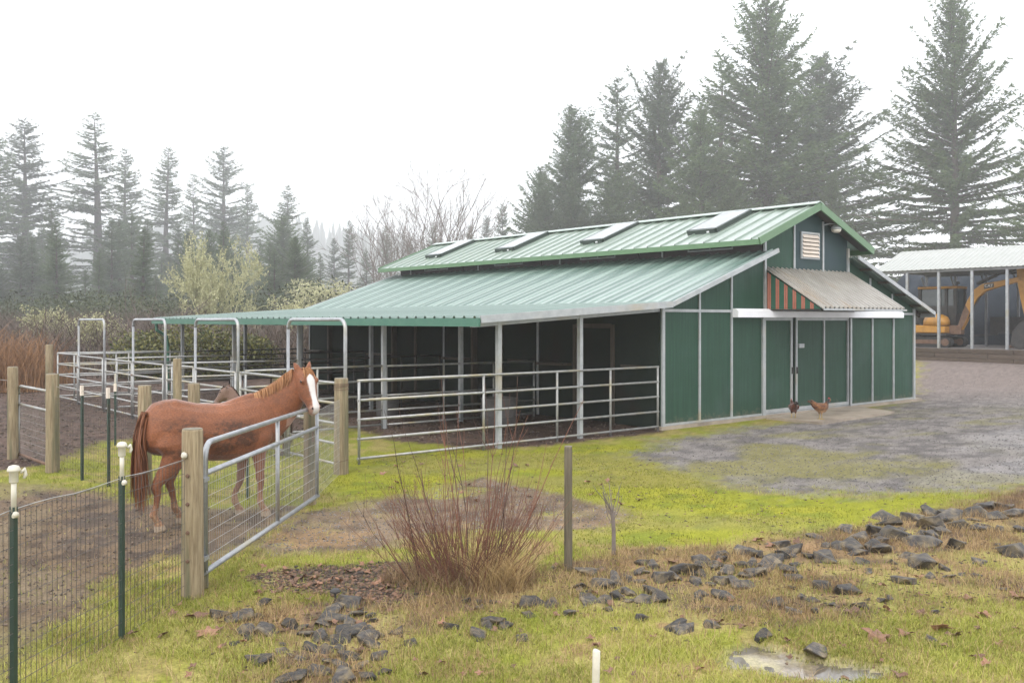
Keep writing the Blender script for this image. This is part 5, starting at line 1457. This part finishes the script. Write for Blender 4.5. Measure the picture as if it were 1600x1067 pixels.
lc1 = bare_tree(31, 4.9, 1.4, 9, 4, .05, .7, .20, .10, .12, .62, 'lichen')
lc2 = bare_tree(32, 4.2, 1.1, 6, 3, .04, 1.6, .28, .13, .35, .55)
zs_ = [v_.co.z for v_ in lc1[0].vertices]; xs_ = sorted(abs(v_.co.x) for v_ in lc1[0].vertices)
kx = 2.9 / xs_[int(len(xs_)*.985)]
put_bare(lc1, 352, 58, 'round pale yellow lichen covered tree behind the stall roof', sc=kx, name='lichen_tree', zs=7.6 / max(zs_) / kx)
gb_ = 'bare trees in the mist'
for i, (px, Y, k, sc, lb) in enumerate([(620, 140, 0, 1.28, 'bare grey tree with leaning stems left of the upper roof end'), (652, 146, 1, 1.45, 'bare tree with fine upright twigs behind the upper roof end'), (690, 136, 0, 1.5, 'tallest bare tree with many upright stems above the barn roof'),
                                    (712, 142, 1, 1.45, 'bare tree closest to the tall firs'), (585, 134, 1, 1.1, 'shorter bare tree left of the tall bare ones')]):
    put_bare((bt1, bt2)[k], px, Y, lb, gb_, sc, rz=i*1.3)
pale = 'pale lichen hung bush in the misty gap behind the stall roof'
rd = random.Random(9)
for i in range(11):
    px = rd.uniform(475, 720); Y = rd.uniform(90, 125)
    put_bare(lc2, px, Y, pale, 'pale bushes in the misty gap', rd.uniform(1.2, 1.8), 'lichen_bush', rd.uniform(0, 6), 1.0)
for i, (px, Y, sc, lb) in enumerate([(150, 46, .72, 'grey green lichen bush left of the farthest bow gate top'), (60, 48, .80, 'thin bare lichen bush above the orange shrub'), (470, 60, .9, 'pale lichen bush by the far end of the stall roof'), (105, 50, .6, 'small bare bush left of the farthest bow gate')]):
    put_bare(lc2, px, Y, lb, None, sc, 'lichen_bush', i*2.1)
bt3 = bare_tree(41, 5.6, 1.5, 5, 2, .045, 0, .08)
put_bare(bt3, 240, 44, 'pale leaning bare stems above the third bow gate', None, .95)

# leafy shrubs, brambles, undergrowth
def leafy(name, parent, n, rx, ry, rz_, sz, mt, seed, shell=.5):
    r_ = np.random.RandomState(seed)
    d = r_.normal(size=(n, 3)); d /= np.linalg.norm(d, axis=1)[:, None]
    rad = (shell + (1 - shell) * r_.rand(n)) * (0.72 + .5 * fbm(d[:,0]*2.3+9, d[:,2]*2.3 + d[:,1]*1.7+5, seed % 50, 3))
    c = d * rad[:, None] * np.array([rx, ry, rz_]) ; c[:, 2] = np.abs(c[:, 2] + rz_*.75)
    a = r_.normal(size=(n, 3)); a[:, 2] -= .3; a /= np.linalg.norm(a, axis=1)[:, None]
    b_ = np.cross(a, r_.normal(size=(n, 3))); b_ /= np.linalg.norm(b_, axis=1)[:, None]
    s = sz * r_.uniform(.6, 1.2, n)[:, None]
    v = np.stack([c, c + a*s*.5 + b_*s*.26, c + a*s, c + a*s*.5 - b_*s*.26], 1).reshape(-1, 3)
    fi = np.arange(n*4).reshape(n, 4)
    tint = np.repeat(np.clip(r_.normal(.42, .26, n), 0, 1), 4)
    return link(name, np_mesh(name, v, fi, M[mt], False, {'tint': tint}), parent)
for i, (px, Y, rx, h, lb) in enumerate([(312, 35.5, 1.9, 2.5, 'broad leafed yellow mottled shrub behind the second bow gate'), (232, 36.5, 1.6, 2.1, 'mottled leafy shrub behind the third bow gate'), (392, 37, 1.1, 1.9, 'small mottled shrub showing under the stall roof beside the barn end')]):
    x = (px - 800)/F*Y
    t = empty('leafy_shrub', (x, Y, gz1(x, Y))); tag(t, lb, 'shrub')
    leafy('foliage', t, 5200, rx, rx*.8, h*.56, .15, 'laurel', 60 + i, .35)
    mb = MB()
    for k in range(9):
        a = k*.7; mb.tube([(0, 0, 0), (math.cos(a)*rx*.3, math.sin(a)*rx*.3, h*.4), (math.cos(a)*rx*.6, math.sin(a)*rx*.5, h*.8)], [.035, .025, .01], 5)
    mb.build('stems', M['bark_grey'], t)
def twigs(name, n, xr, yr, hgt, mt, seed, wd=.012, lean=.5, prob=None, parent=None, seg=3):
    r_ = np.random.RandomState(seed)
    x = r_.uniform(*xr, n); y = r_.uniform(*yr, n)
    if prob is not None:
        k = r_.rand(n) < prob(x, y); x, y = x[k], y[k]
    n = len(x)
    z = ground_z(x, y) if parent is None else np.zeros(n)
    h = hgt * r_.uniform(.4, 1.15, n) * (.55 + .9*fbm(x*.35, y*.35, seed % 60, 3))
    ph = r_.uniform(0, 2*np.pi, n); lx = np.cos(ph)*lean*h*r_.uniform(.3, 1.3, n); ly = np.sin(ph)*lean*h*r_.uniform(.3, 1.3, n)
    pw = r_.uniform(0, np.pi, n); wx, wy = np.cos(pw)*wd, np.sin(pw)*wd
    rows = []
    for i in range(seg + 1):
        s = i/seg
        cx = x + lx*s**1.6 + r_.normal(0, .03, n)*h*s; cyy = y + ly*s**1.6 + r_.normal(0, .03, n)*h*s; cz = z + h*(s - .28*s*s*(lean > .4))
        k = 1 - .75*s
        rows += [np.stack([cx - wx*k, cyy - wy*k, cz], 1), np.stack([cx + wx*k, cyy + wy*k, cz], 1)]
    v = np.stack(rows, 1)                         # n, 2(seg+1), 3
    b_ = np.arange(n)[:, None]*(2*(seg+1))
    fs = np.concatenate([b_ + np.array([2*i, 2*i+1, 2*i+3, 2*i+2]) for i in range(seg)], 0)
    tint = np.repeat(r_.rand(n), 2*(seg+1))
    return link(name, np_mesh(name, v.reshape(-1, 3), fs, M[mt], False, {'tint': tint}), parent)
tag(twigs('brambles', 30000, (-52, 2), (36, 70), 3.1, 'twig_purple', 71, .022, .6, lambda x, y: (x < -.30*y*.35 - .0) & (fbm(x*.2, y*.2, 20, 3) > .36)), 'purple brown tangle of brambles covering the bank behind the paddocks', 'brambles', None, 'stuff')
r_ = np.random.RandomState(72)
def under(n, xr, yr, h, seed):
    r_ = np.random.RandomState(seed)
    x = r_.uniform(*xr, n); y = r_.uniform(*yr, n); k = fbm(x*.15, y*.15, 44, 3) > .40; x, y = x[k], y[k]; n = len(x)
    hh = h*(.3 + 1.2*fbm(x*.22, y*.22, 45, 3))
    c = np.stack([x, y, ground_z(x, y) + hh*np.sqrt(r_.rand(n))], 1)
    a = r_.normal(size=(n, 3)); a /= np.linalg.norm(a, axis=1)[:, None]
    b_ = np.cross(a, r_.normal(size=(n, 3))); b_ /= np.linalg.norm(b_, axis=1)[:, None]
    s = .30*r_.uniform(.5, 1.2, n)[:, None]
    v = np.stack([c, c + a*s*.5 + b_*s*.25, c + a*s, c + a*s*.5 - b_*s*.25], 1).reshape(-1, 3)
    return np_mesh('undergrowth', v, np.arange(n*4).reshape(n, 4), M['under'], False, {'tint': np.repeat(np.clip(r_.normal(.4, .25, n), 0, 1), 4)})
tag(link('undergrowth', under(60000, (-75, -8), (66, 125), 3.4, 73)), 'dark undergrowth along the foot of the misty wood', 'undergrowth', None, 'stuff')
for i, (px, Y, nn, h, lb) in enumerate([(20, 30, 1500, 2.3, 'bright orange twigged shrub at the left edge behind the paddock'), (-70, 31, 1200, 2.1, 'orange twigged shrub just outside the left edge'), (62, 33, 700, 1.6, 'smaller orange twigged shrub left of the tall wooden post')]):
    x = (px - 800)/F*Y
    t = empty('orange_shrub', (x, Y, gz1(x, Y))); tag(t, lb, 'shrub')
    twigs('twigs', nn, (-1.3, 1.3), (-1.0, 1.0), h, 'twig_orange', 80 + i, .011, .42, lambda a, b_: (a/1.3)**2 + b_**2 < 1, t)
# far wood on the hill, one mass
r_ = np.random.RandomState(99)
vs_, fs, tt = [], [], []
for i in range(900):
    y = r_.uniform(980, 1420); x = r_.uniform(-.62*y, .10*y)
    z = float(height(np.array([x]), np.array([y]), False)[0]); H = r_.uniform(26, 56); Rr = H*r_.uniform(.15, .25)
    b0 = len(vs_); lv = 7; m_ = 7
    for l in range(lv):
        q = l/(lv-1)
        for j in range(m_):
            a = 2*math.pi*(j + r_.rand()*.6)/m_; rr = Rr*(1-q)*(r_.uniform(.6, 1.2)) + .15
            vs_.append((x + rr*math.cos(a), y + rr*math.sin(a), z + H*(.05 + .95*q) + (r_.rand()-.5)*.8)); tt.append(r_.rand())
    for l in range(lv-1):
        for j in range(m_):
            a, b_ = b0 + l*m_ + j, b0 + l*m_ + (j+1) % m_
            fs.append((a, b_, b_+m_, a+m_))
tag(link('far_wood', np_mesh('far_wood', np.array(vs_), np.array(fs), M['far'], False, {'tint': np.array(tt)})), 'faint wooded hillside almost lost in the fog', 'wood', None, 'stuff')
# ------------------------------------------------------------------ shrub with red stems
M['red_stem'] = leaf_mat('red_stems', (.06,.04,.032), (.21,.09,.06), .55, 0)
M['straw'] = leaf_mat('straw_blades', (.30,.20,.09), (.56,.42,.21), .8, .2)
M['rust_straw'] = leaf_mat('rusty_straw', (.17,.10,.052), (.43,.31,.17), .8, .2)
M['blade'] = leaf_mat('grass_blades', (.165,.19,.02), (.46,.44,.11), .6, .25)
M['mossy'] = leaf_mat('moss_tufts', (.14,.155,.016), (.27,.265,.034), .8, .25)
g = G(728, 908)
shx, shy = g.x, g.y
sb = empty('red_stemmed_shrub', (shx, shy, gz1(shx, shy)))
tag(sb, 'leafless red stemmed shrub spraying up from dry grass at the centre of the foreground', 'shrub')
rd = random.Random(17)
def stem_pts(x0, y0, az, lean, L_, n_=7):
    pts = []; d = Vector((math.cos(az)*lean, math.sin(az)*lean*.8, 1)).normalized(); q = Vector((x0, y0, -.02))
    for i in range(n_):
        pts.append(q.copy())
        d = (d + Vector((rd.gauss(0, .07), rd.gauss(0, .07), .07*(1 if L_ > .9 else .4)))).normalized()
        q = q + d * L_/(n_ - 1)
    return pts
tint_at = lambda o, val: o.data.attributes.new('tint', 'FLOAT', 'POINT').data.foreach_set('value', np.full(len(o.data.vertices), val, np.float32))
rest = MB()
def twig_on(mb, pts, r):
    for k in range(rd.choice((1, 2, 3))):
        i = rd.randint(2, len(pts) - 2); a = pts[i]; d = (pts[i+1] - pts[i]).normalized()
        s = Vector((rd.gauss(0, 1), rd.gauss(0, 1), .6)).normalized()
        L_ = rd.uniform(.15, .42); p = [a]
        for q in range(3): p.append(p[-1] + (d*.8 + s*.55 + Vector((0, 0, .25*q))).normalized()*L_/3)
        mb.tube(p, [r*.55, r*.45, r*.35, r*.2], 3, False)
for k in range(300):
    x0 = rd.gauss(0, .20); y0 = rd.gauss(0, .14)
    az = math.atan2(y0, x0*.8) + rd.gauss(0, .5)
    tall = rd.random()
    if k < 22: L_, lean = rd.uniform(1.05, 1.85), abs(rd.gauss(.16, .16)) + abs(x0)*.5
    else: L_, lean = rd.uniform(.4, 1.05), rd.uniform(.25, 1.1)
    pts = stem_pts(x0, y0, az, lean, L_)
    r = .0026 + .0022*L_*rd.uniform(.6, 1)
    if k < 90:
        mb = MB().tube(pts, [r*(1 - .72*i/6) for i in range(7)], 5, False)
        if L_ > .7: twig_on(mb, pts, r)
        o = mb.build('stem', M['red_stem'], sb); tint_at(o, rd.random())
    else:
        rest.tube(pts, [r*.8*(1 - .7*i/6) for i in range(7)], 3, False); twig_on(rest, pts, r*.8)
o = rest.build('twigs', M['red_stem'], sb); tint_at(o, .75); o['kind'] = 'stuff'
o = twigs('dry_grass_skirt', 2400, (-.75, .62), (-.42, .40), .26, 'rust_straw', 93, .0022, .75, lambda a, b_: (a/.75)**2 + (b_/.42)**2 < 1, sb, 3); o['kind'] = 'stuff'
o = twigs('straw_tuft', 900, (.10, .5), (-.34, -.02), .34, 'straw', 94, .0026, .7, None, sb, 3); o['kind'] = 'stuff'
# pruned sapling
g = G(959, 866)
sp = empty('sapling', (g.x, g.y, gz1(g.x, g.y))); tag(sp, 'small bare sapling with a thick stub trunk right of the lone post', 'sapling')
MB().tube([(0, 0, -.05), (.0, 0, .2), (-.01, .0, .42)], [.022, .020, .018], 7).build('trunk', M['bark_grey'], sp)
tw = MB()
for k in range(13):
    a = rd.uniform(0, 6.28); p = [Vector((-.01, 0, rd.uniform(.28, .42)))]
    d = Vector((math.cos(a)*.5, math.sin(a)*.5, .8))
    for i in range(4): p.append(p[-1] + d.normalized()*rd.uniform(.05, .11)); d = d + Vector((rd.gauss(0, .2), rd.gauss(0, .2), .25))
    tw.tube(p, [.005, .004, .0035, .003, .0015], 4, False)
tw.build('branches', M['bark_grey'], sp)

# ------------------------------------------------------------------ stones
def stone_mesh(seed):
    r_ = np.random.RandomState(seed)
    bm = bmesh.new()
    pts = r_.uniform(-1, 1, (15, 3)) * np.array([.5, .38 + .12*r_.rand(), .26 + .14*r_.rand()])
    pts = np.sign(pts) * np.abs(pts) ** .7 * .8
    for p in pts: bm.verts.new(p)
    bmesh.ops.convex_hull(bm, input=bm.verts)
    for v_ in [q for q in bm.verts if not q.link_faces]: bm.verts.remove(v_)
    bmesh.ops.bevel(bm, geom=bm.edges[:], offset=.03, segments=1, affect='EDGES')
    bmesh.ops.triangulate(bm, faces=bm.faces[:])
    bmesh.ops.subdivide_edges(bm, edges=[e for e in bm.edges if e.calc_length() > .16], cuts=1)
    bmesh.ops.triangulate(bm, faces=bm.faces[:])
    for q in bm.verts:
        c_ = np.array(q.co)*4.1 + seed*3.3
        k_ = float(vnoise(np.array([c_[0] + c_[2]]), np.array([c_[1] - c_[2]*.6]), 61)[0]) - .5
        q.co *= 1 + k_*.09
    me = bpy.data.meshes.new('stone'); bm.to_mesh(me); bm.free()
    me.materials.append(M['rock'])
    return me
ALL_STONES = []
STONES = [stone_mesh(s) for s in range(14)]
def stone(px, py, sz, label, group, sink=.44):
    g = G(px, py); s = sz / F * g.y * .95
    o = link('stone', random.choice(STONES))
    o.scale = (s, s*random.uniform(.8, 1.1), s*random.uniform(.5, .85))
    o.rotation_euler = (random.uniform(-.35, .35), random.uniform(-.35, .35), random.uniform(0, 6.28))
    o.location = (g.x, g.y, gz1(g.x, g.y) + s*.26*(1 - 2*sink))
    tag(o, label, 'stone', group); ALL_STONES.append((px, py, sz, o))
heap = [(410,942,36),(345,960,44),(375,962,50),(405,960,26),(390,988,48),(420,986,52),(452,976,42),(482,988,52),(470,978,30),(512,953,48),(542,944,50),(520,968,50),(556,958,42),(546,974,36),(580,968,26),(562,988,42),(582,993,44),(541,990,46),(400,1030,38),(413,1034,52),(442,1018,32),(490,1012,34),(506,1018,38),(530,1012,32),(516,1034,38),(536,1042,34),(582,1003,54),(592,1024,32),(450,1064,64),(502,1049,44),(524,1064,60),(476,1054,34),(640,1004,30),(618,985,26),(498,996,40),(532,1002,38),(365,1003,30),(560,1040,40),(575,1060,36),(505,975,36),(525,948,36),(470,1030,30),(548,1025,42),(600,1048,26)]
for q in heap: stone(*q, 'dark wet angular stone in the heap left of the red stemmed shrub', 'stones of the left heap')
right = [(745,994,36),(705,979,38),(770,969,44),(787,975,36),(832,945,46),(905,916,38),(936,914,52),(962,909,42),(915,935,36),(946,939,34),(1010,938,46),(1032,938,48),(1070,894,56),(1092,898,34),(1105,884,22),(1136,894,32),(1170,913,50),(1130,934,44),(1200,884,54),(1212,878,36),(1232,894,42),(1055,985,50),(1068,989,42),(1110,979,30),(1150,953,26),(1240,904,32),(1282,914,44),(1310,854,56),(1332,858,44),(1290,872,52),(1376,862,44),(1402,840,64),(1442,850,64),(1452,824,58),(1482,810,48),(1522,804,64),(1552,809,48),(1582,804,54),(1497,855,44),(1442,884,64),(1372,834,54),(1387,819,48),(1542,794,44),(1584,865,60),(1322,926,54),(1412,910,38),(1342,950,32),(1275,1026,48),(1190,1000,34),(1240,960,32),(860,945,40),(830,960,34),(760,978,30),(985,925,34),(1262,870,30),(1420,870,40),(1350,880,36),(1468,832,40),(1500,822,46),(1535,825,40),(1565,790,40),(1596,828,44),(1425,812,40),(1345,842,38),(1170,880,28),(1095,930,30),(1000,968,26),(890,958,30),(815,995,26),(1380,940,28),(1480,900,30),(1530,880,30),(1215,945,34),(1270,940,28),(1455,1000,26),(965,985,22)]
rq = random.Random(12)
for i in range(64):                        # the dense diagonal band
    u = rq.random(); px = 880 + 720*u + rq.gauss(0, 14); py = 922 - 118*u + rq.gauss(0, 17 + 10*(1 - u))
    gq = G(px, py)
    if zone(np.array([gq.x]), np.array([gq.y]), Z_DRY, .3, 63)[0] > .5: right.append((px, py, rq.uniform(22, 46)))
for q in right: stone(*q, 'dark wet angular stone in the dry grass right of the lone post', 'stones of the right bank')
rd = random.Random(3)
sm_ = 0
while sm_ < 70:
    py = rd.uniform(800, 1040); px = rd.uniform(380, 1600)
    g = G(px, py)
    if zone(np.array([g.x]), np.array([g.y]), Z_DRY, .3, 63)[0] < .6: continue
    if abs(g.x - shx) < .75 and abs(g.y - shy) < .4: continue
    stone(px, py, rd.uniform(10, 24), 'small dark stone half sunk in the dry grass', 'small stones', .35); sm_ += 1

# what tells single stones apart: extremes of each patch first, then the part of the patch they lie in
def near(px, py):
    for x, y, r_, t in ((524, 940, 34, 'beside the small black garden light'), (888, 895, 42, 'at the foot of the lone wooden post'), (959, 870, 45, 'near the small bare sapling'),
                        (1260, 1040, 150, 'beside the puddle'), (932, 1040, 90, 'near the white plastic pipe stub'), (735, 925, 125, 'in front of the red stemmed shrub')):
        if abs(px - x) < r_ and abs(py - y) < r_*.55: return t
for key, where, bands in (('stones of the left heap', 'the left heap', ((0, 962, 'the far edge of'), (962, 1000, 'the middle of'), (1000, 2000, 'the near edge of'))),
                          ('stones of the right bank', 'the rubble bank on the right', ((0, 830, 'the far end of'), (830, 870, 'the upper part of'), (870, 925, 'the middle of'), (925, 2000, 'the lower edge of'))),
                          ('small stones', 'the dry grass', ((0, 860, 'the far edge of'), (860, 930, 'the middle of'), (930, 2000, 'the near edge of')))):
    S_ = [q for q in ALL_STONES if q[3]['group'] == key]
    size = 'small' if key == 'small stones' else None
    med = sorted(q[2] for q in S_)[len(S_)//2]
    for px, py, sz, o in S_:
        band = [t for a, b_, t in bands if a <= py < b_][0]
        sw = size or ('large' if sz > med*1.2 else 'middling' if sz > med*.85 else 'smaller')
        nr_ = near(px, py)
        if nr_ and 'shrub' in nr_: nr_ += {'the left heap': ' on its left', 'the rubble bank on the right': ' on its right'}.get(where, '')
        o['label'] = '%s dark angular stone %s' % (sw, nr_) if nr_ else '%s dark angular stone at %s %s' % (sw, band, where)
    for f_, t in ((lambda q: q[0], 'leftmost'), (lambda q: -q[0], 'rightmost'), (lambda q: -q[2], 'largest'), (lambda q: -q[1], 'nearest'), (lambda q: q[1], 'farthest')):
        q = sorted(S_, key=f_)[0]
        q[3]['label'] = t + (' of the small stones in ' if size else ' dark angular stone of ') + where

# ------------------------------------------------------------------ fallen leaves
M['leaf'] = mat('fallen_leaf', (.13,.06,.035), (.25,.135,.075), .6, 9, rand=.4)
def leaf_mesh(seed):
    r_ = random.Random(seed)
    mb = MB(); n_ = 15; pts = []
    for i in range(n_):
        a = 2*math.pi*i/n_
        rr = (.5 if i % 3 == 0 else .26 if i % 3 == 1 else .32)*r_.uniform(.8, 1.15)
        pts.append(Vector((rr*math.cos(a), rr*math.sin(a), .12*math.sin(a*2 + seed) + r_.uniform(-.05, .05) + .12*rr)))
    lower = [p - Vector((0, 0, .012)) for p in pts]
    vs_ = pts + lower + [Vector((0, 0, .0)), Vector((0, 0, -.012))]
    fs = [(2*n_, i, (i+1) % n_) for i in range(n_)] + [(2*n_+1, n_+(i+1) % n_, n_+i) for i in range(n_)] + [(i, n_+i, n_+(i+1) % n_, (i+1) % n_) for i in range(n_)]
    return mb.add(vs_, fs).mesh('fallen_leaf', M['leaf'])
LEAVES = [leaf_mesh(s) for s in range(6)]
spots = [(305,965,40),(322,990,34),(255,992,20),(208,990,18),(690,975,18),(1370,1003,46),(1330,960,26),(1120,975,24),(1538,963,26),(1470,985,40),(1590,935,28),(1490,995,26),(1415,995,30),(1385,955,20),(1540,1045,20),(1405,1062,26),(1515,935,24),(1050,880,20),(1185,846,22),(1205,855,18),(870,885,18),(600,905,20),(545,895,18),(470,905,22),(560,1015,24),(520,975,18),(445,985,18),(340,985,18),(270,960,18),(350,1010,16),(300,1040,16),(660,1055,20),(950,1050,18),(1245,850,16),(1020,1000,16),(690,1035,16),(1320,1060,22),(1560,1010,16),(1440,960,18),(1160,985,18)]
rd = random.Random(8)
for i in range(70): spots.append((rd.uniform(250, 1600), rd.uniform(880, 1060), rd.uniform(10, 17)))
for i in range(26): spots.append((rd.uniform(560, 1000), rd.uniform(700, 790), rd.uniform(8, 13)))
for i in range(55): spots.append((rd.uniform(405, 650), rd.uniform(884, 938), rd.uniform(9, 17)))
for px, py, sz in spots:
    g = G(px, py); s = sz/F*g.y
    o = link('fallen_leaf', random.choice(LEAVES)); o.scale = (s*1.15, s, s); o.location = (g.x, g.y, gz1(g.x, g.y) + .022)
    o.rotation_euler = (rd.uniform(-.4, .4), rd.uniform(-.4, .4), rd.uniform(0, 6.28))
    far_ = 'on the mossy lawn before the pipe panel' if py < 800 else 'in the litter patch left of the shrub' if (880 < py < 940 and 400 < px < 655) else 'on the foreground grass'
    side = near(px, py) or ('below the thick bolted gate post' if px < 420 and py > 930 else 'at the left of the stone heap' if px < 420 else 'right of the puddle' if px > 1400 and py > 985 else 'among the right stones' if px > 1000 else 'between the heap and the white pipe')
    far2 = ('on the grass ' + side) if far_ == 'on the foreground grass' else far_
    tag(o, ('large ' if sz > 19 else '') + 'brown curled fallen leaf lying ' + far2, 'leaf', 'fallen leaves ' + far_)
# leaf and twig litter, bark chips
def chips(name, n, pxr, pyr, zn, sz, mt, seed, flat=.4, minz=.45, lab=None):
    r_ = np.random.RandomState(seed)
    px = r_.uniform(*pxr, n); py = 500 + 1/(1/(pyr[0]-500) + r_.rand(n)*(1/(pyr[1]-500) - 1/(pyr[0]-500)))
    y = F*EYE/(py - 500); x = (px - 800)/F*y
    k = r_.rand(n) < np.clip((zn(x, y) - minz)/(1 - minz), 0, 1)
    x, y = x[k], y[k]; n = len(x)
    s = sz*r_.uniform(.4, 1.4, n)**1.3
    base = np.array([(1,0,0),(-.5,.8,0),(-.5,-.8,0),(0,0,1),(0,0,-1)], float)
    ang = r_.uniform(0, 6.28, n); ca, sa = np.cos(ang), np.sin(ang)
    v = base[None]*s[:, None, None]*r_.uniform(.55, 1.3, (n, 5, 1)); v[:, :, 2] *= flat
    vx = v[:,:,0]*ca[:,None] - v[:,:,1]*sa[:,None]; vy = v[:,:,0]*sa[:,None] + v[:,:,1]*ca[:,None]
    z = ground_z(x, y)
    v = np.stack([vx + x[:,None], vy + y[:,None], v[:,:,2] + (z + s*flat*.25)[:,None]], 2).reshape(-1, 3)
    b_ = np.arange(n)[:, None]*5
    fs = np.concatenate([b_ + np.array(q) for q in ((0,1,3),(1,2,3),(2,0,3),(1,0,4),(2,1,4),(0,2,4))], 0)
    o = link(name, np_mesh(name, v, fs, M[mt], False, {'tint': np.repeat(r_.rand(n), 5)}))
    o['kind'] = 'stuff'
    if lab: o['label'] = lab
    return o
M['chip'] = leaf_mat('litter_chips', (.03,.024,.022), (.20,.115,.07), .6, 0)
M['pebble'] = leaf_mat('gravel_stones', (.075,.066,.062), (.24,.22,.205), .55, 0)
M['clod'] = leaf_mat('mud_clods', (.06,.043,.034), (.19,.145,.11), .85, 0)
chips('leaf_litter', 5200, (360, 700), (878, 950), lambda x, y: zone(x, y, Z_LITTER, .16, 53), .026, 'chip', 401, .35, .3, 'dark leaf litter and bark in a patch left of the shrub')
chips('dead_leaf_bits', 7000, (150, 1650), (800, 1080), lambda x, y: np.clip(zone(x, y, Z_DRY, .3, 63) + .25, 0, 1), .017, 'chip', 402, .4, .2, 'bits of dead leaf and twig among the stones')
chips('lawn_litter', 2600, (540, 1480), (695, 840), lambda x, y: zone(x, y, Z_LAWN, .35, 83)*fbm(x*1.3, y*1.3, 77, 3)*1.5, .022, 'chip', 408, .3, .3, 'dark bits of leaf and clod scattered over the mossy lawn')
chips('gravel', 42000, (900, 1750), (590, 790), lambda x, y: zone(x, y, Z_ROAD, .55, 3), .0125, 'pebble', 403, .6, .3, 'loose grey gravel of the wet drive')
chips('path_gravel', 9000, (350, 1020), (735, 880), lambda x, y: zone(x, y, Z_PATH, .25, 13), .012, 'pebble', 404, .6, .3, 'fine gravel on the earth path to the gate')
chips('mud_clods', 6000, (-60, 520), (765, 1085), lambda x, y: zone(x, y, Z_PEN, .22, 23), .013, 'clod', 405, .7, .3, 'small clods of mud trodden in the horse pen')
chips('soil_clods', 14000, (-80, 1000), (600, 735), lambda x, y: np.maximum(zone(x, y, Z_SOIL, .3, 33), zone(x, y, Z_SHED, .22, 43)), .03, 'clod', 406, .6, .4, 'dark clods of churned soil in the paddocks')

# ------------------------------------------------------------------ grass
def blades(name, n, pyr, dens, hgt, wd, mt, seed, lean=.6, pxr=(-60, 1660), lab=None):
    r_ = np.random.RandomState(seed)
    px = r_.uniform(*pxr, n)
    y0, y1 = F*EYE/(pyr[1]-500), F*EYE/(pyr[0]-500)
    y = np.sqrt(r_.uniform(y0*y0, y1*y1, n)); x = (px - 800)/F*y       # even over the ground
    dn = dens(x, y)
    k = r_.rand(n) < dn; x, y, dn = x[k], y[k], dn[k]; n = len(x)
    z = ground_z(x, y)
    cl = fbm(x*5, y*5, seed % 70, 3)
    h = hgt*r_.uniform(.35, 1.2, n)*(.35 + 1.3*cl)
    ph = r_.uniform(0, 2*np.pi, n); ln = lean*h*r_.uniform(.2, 1.5, n)
    dx, dy = np.cos(ph)*ln, np.sin(ph)*ln
    pw = ph + np.pi/2 + r_.normal(0, .5, n); wx, wy = np.cos(pw)*wd, np.sin(pw)*wd
    v = np.stack([np.stack([x - wx, y - wy, z - .004], 1), np.stack([x + wx, y + wy, z - .004], 1), np.stack([x + dx*.4 - wx*.7, y + dy*.4 - wy*.7, z + h*.6], 1), np.stack([x + dx*.4 + wx*.7, y + dy*.4 + wy*.7, z + h*.6], 1), np.stack([x + dx, y + dy, z + h*.92], 1)], 1).reshape(-1, 3)
    b_ = np.arange(n)[:, None]*5
    fs = np.concatenate([b_ + np.array(q) for q in ((0,1,3),(0,3,2),(2,3,4))], 0)
    big = fbm(x*.9, y*.9, 55, 3)
    tint = np.repeat(np.clip(r_.normal(.42, .28, n) + (big - .5)*1.4, 0, 1), 5)
    o = link(name, np_mesh(name, v, fs, M[mt], False, {'tint': tint})); o['kind'] = 'stuff'
    if lab: o['label'] = lab
    return o
def bare(x, y):
    m_ = masks(x, y)
    return np.clip(m_['road'] + m_['path']*.92 + m_['pen']*.97 + m_['soil'] + m_['litter']*.95 + m_['water']*1.0, 0, 1), m_
def d_green(x, y):
    b_, m_ = bare(x, y); c = fbm(x*1.3, y*1.3, 56, 3)
    return (1 - b_) * (1 - m_['lawn']*.9) * (1 - m_['dry']*.86) * sstep(.28, .5, c + .08) * (1 - .4*sstep(8.5, 11, y))
def d_straw(x, y):
    b_, m_ = bare(x, y); c = fbm(x*1.6+5, y*1.6, 57, 3)
    return np.clip((1 - b_)*(1 - m_['lawn']) * (.22 + .9*m_['dry']*sstep(.34, .6, c)), 0, 1)
def d_moss(x, y):
    b_, m_ = bare(x, y); c = fbm(x*.9, y*.9, 201, 4)
    return np.clip(m_['lawn']*(1 - b_*.9) * sstep(.34, .55, c)*1.2, 0, 1) * np.clip(12/y, .3, 1)**1.5
blades('grass', 190000, (880, 1100), d_green, .040, .0020, 'blade', 501, 1.1, lab='short green grass in the foreground')
blades('grass', 34000, (760, 900), d_green, .05, .003, 'blade', 506, .9, lab='green grass along the fence and lawn edge')
blades('dry_grass', 90000, (770, 1100), d_straw, .085, .0018, 'rust_straw', 502, 1.0, lab='rusty dry grass among the stones')
blades('straw', 60000, (800, 1100), d_straw, .085, .0019, 'straw', 503, 1.1, lab='pale straw blades in the foreground grass')
blades('moss', 120000, (690, 870), d_moss, .024, .004, 'mossy', 504, .8, lab='bright yellow green moss and turf of the lawn')
blades('pen_grass', 9000, (690, 780), lambda x, y: (1 - bare(x, y)[0])*.8, .05, .005, 'blade', 505, .8, (-60, 520), 'thin green grass along the pen fence')
# ------------------------------------------------------------------ the misty air
hz = MB().box((-1900, -40, -2.5), (1900, 1510, 235)).build('haze', bpy.data.materials.new('haze'))
hm = hz.data.materials[0]; hm.use_nodes = True
n = hm.node_tree; n.nodes.remove(n.nodes['Principled BSDF'])
pv_ = n.nodes.new('ShaderNodeVolumePrincipled')
pv_.inputs['Color'].default_value = (.985, .99, 1.0, 1)
pv_.inputs['Density'].default_value = HAZE
pv_.inputs['Density Attribute'].default_value = ''
pv_.inputs['Anisotropy'].default_value = 0.0
n.links.new(pv_.outputs[0], n.nodes['Material Output'].inputs['Volume'])
tag(hz, kind='stuff')
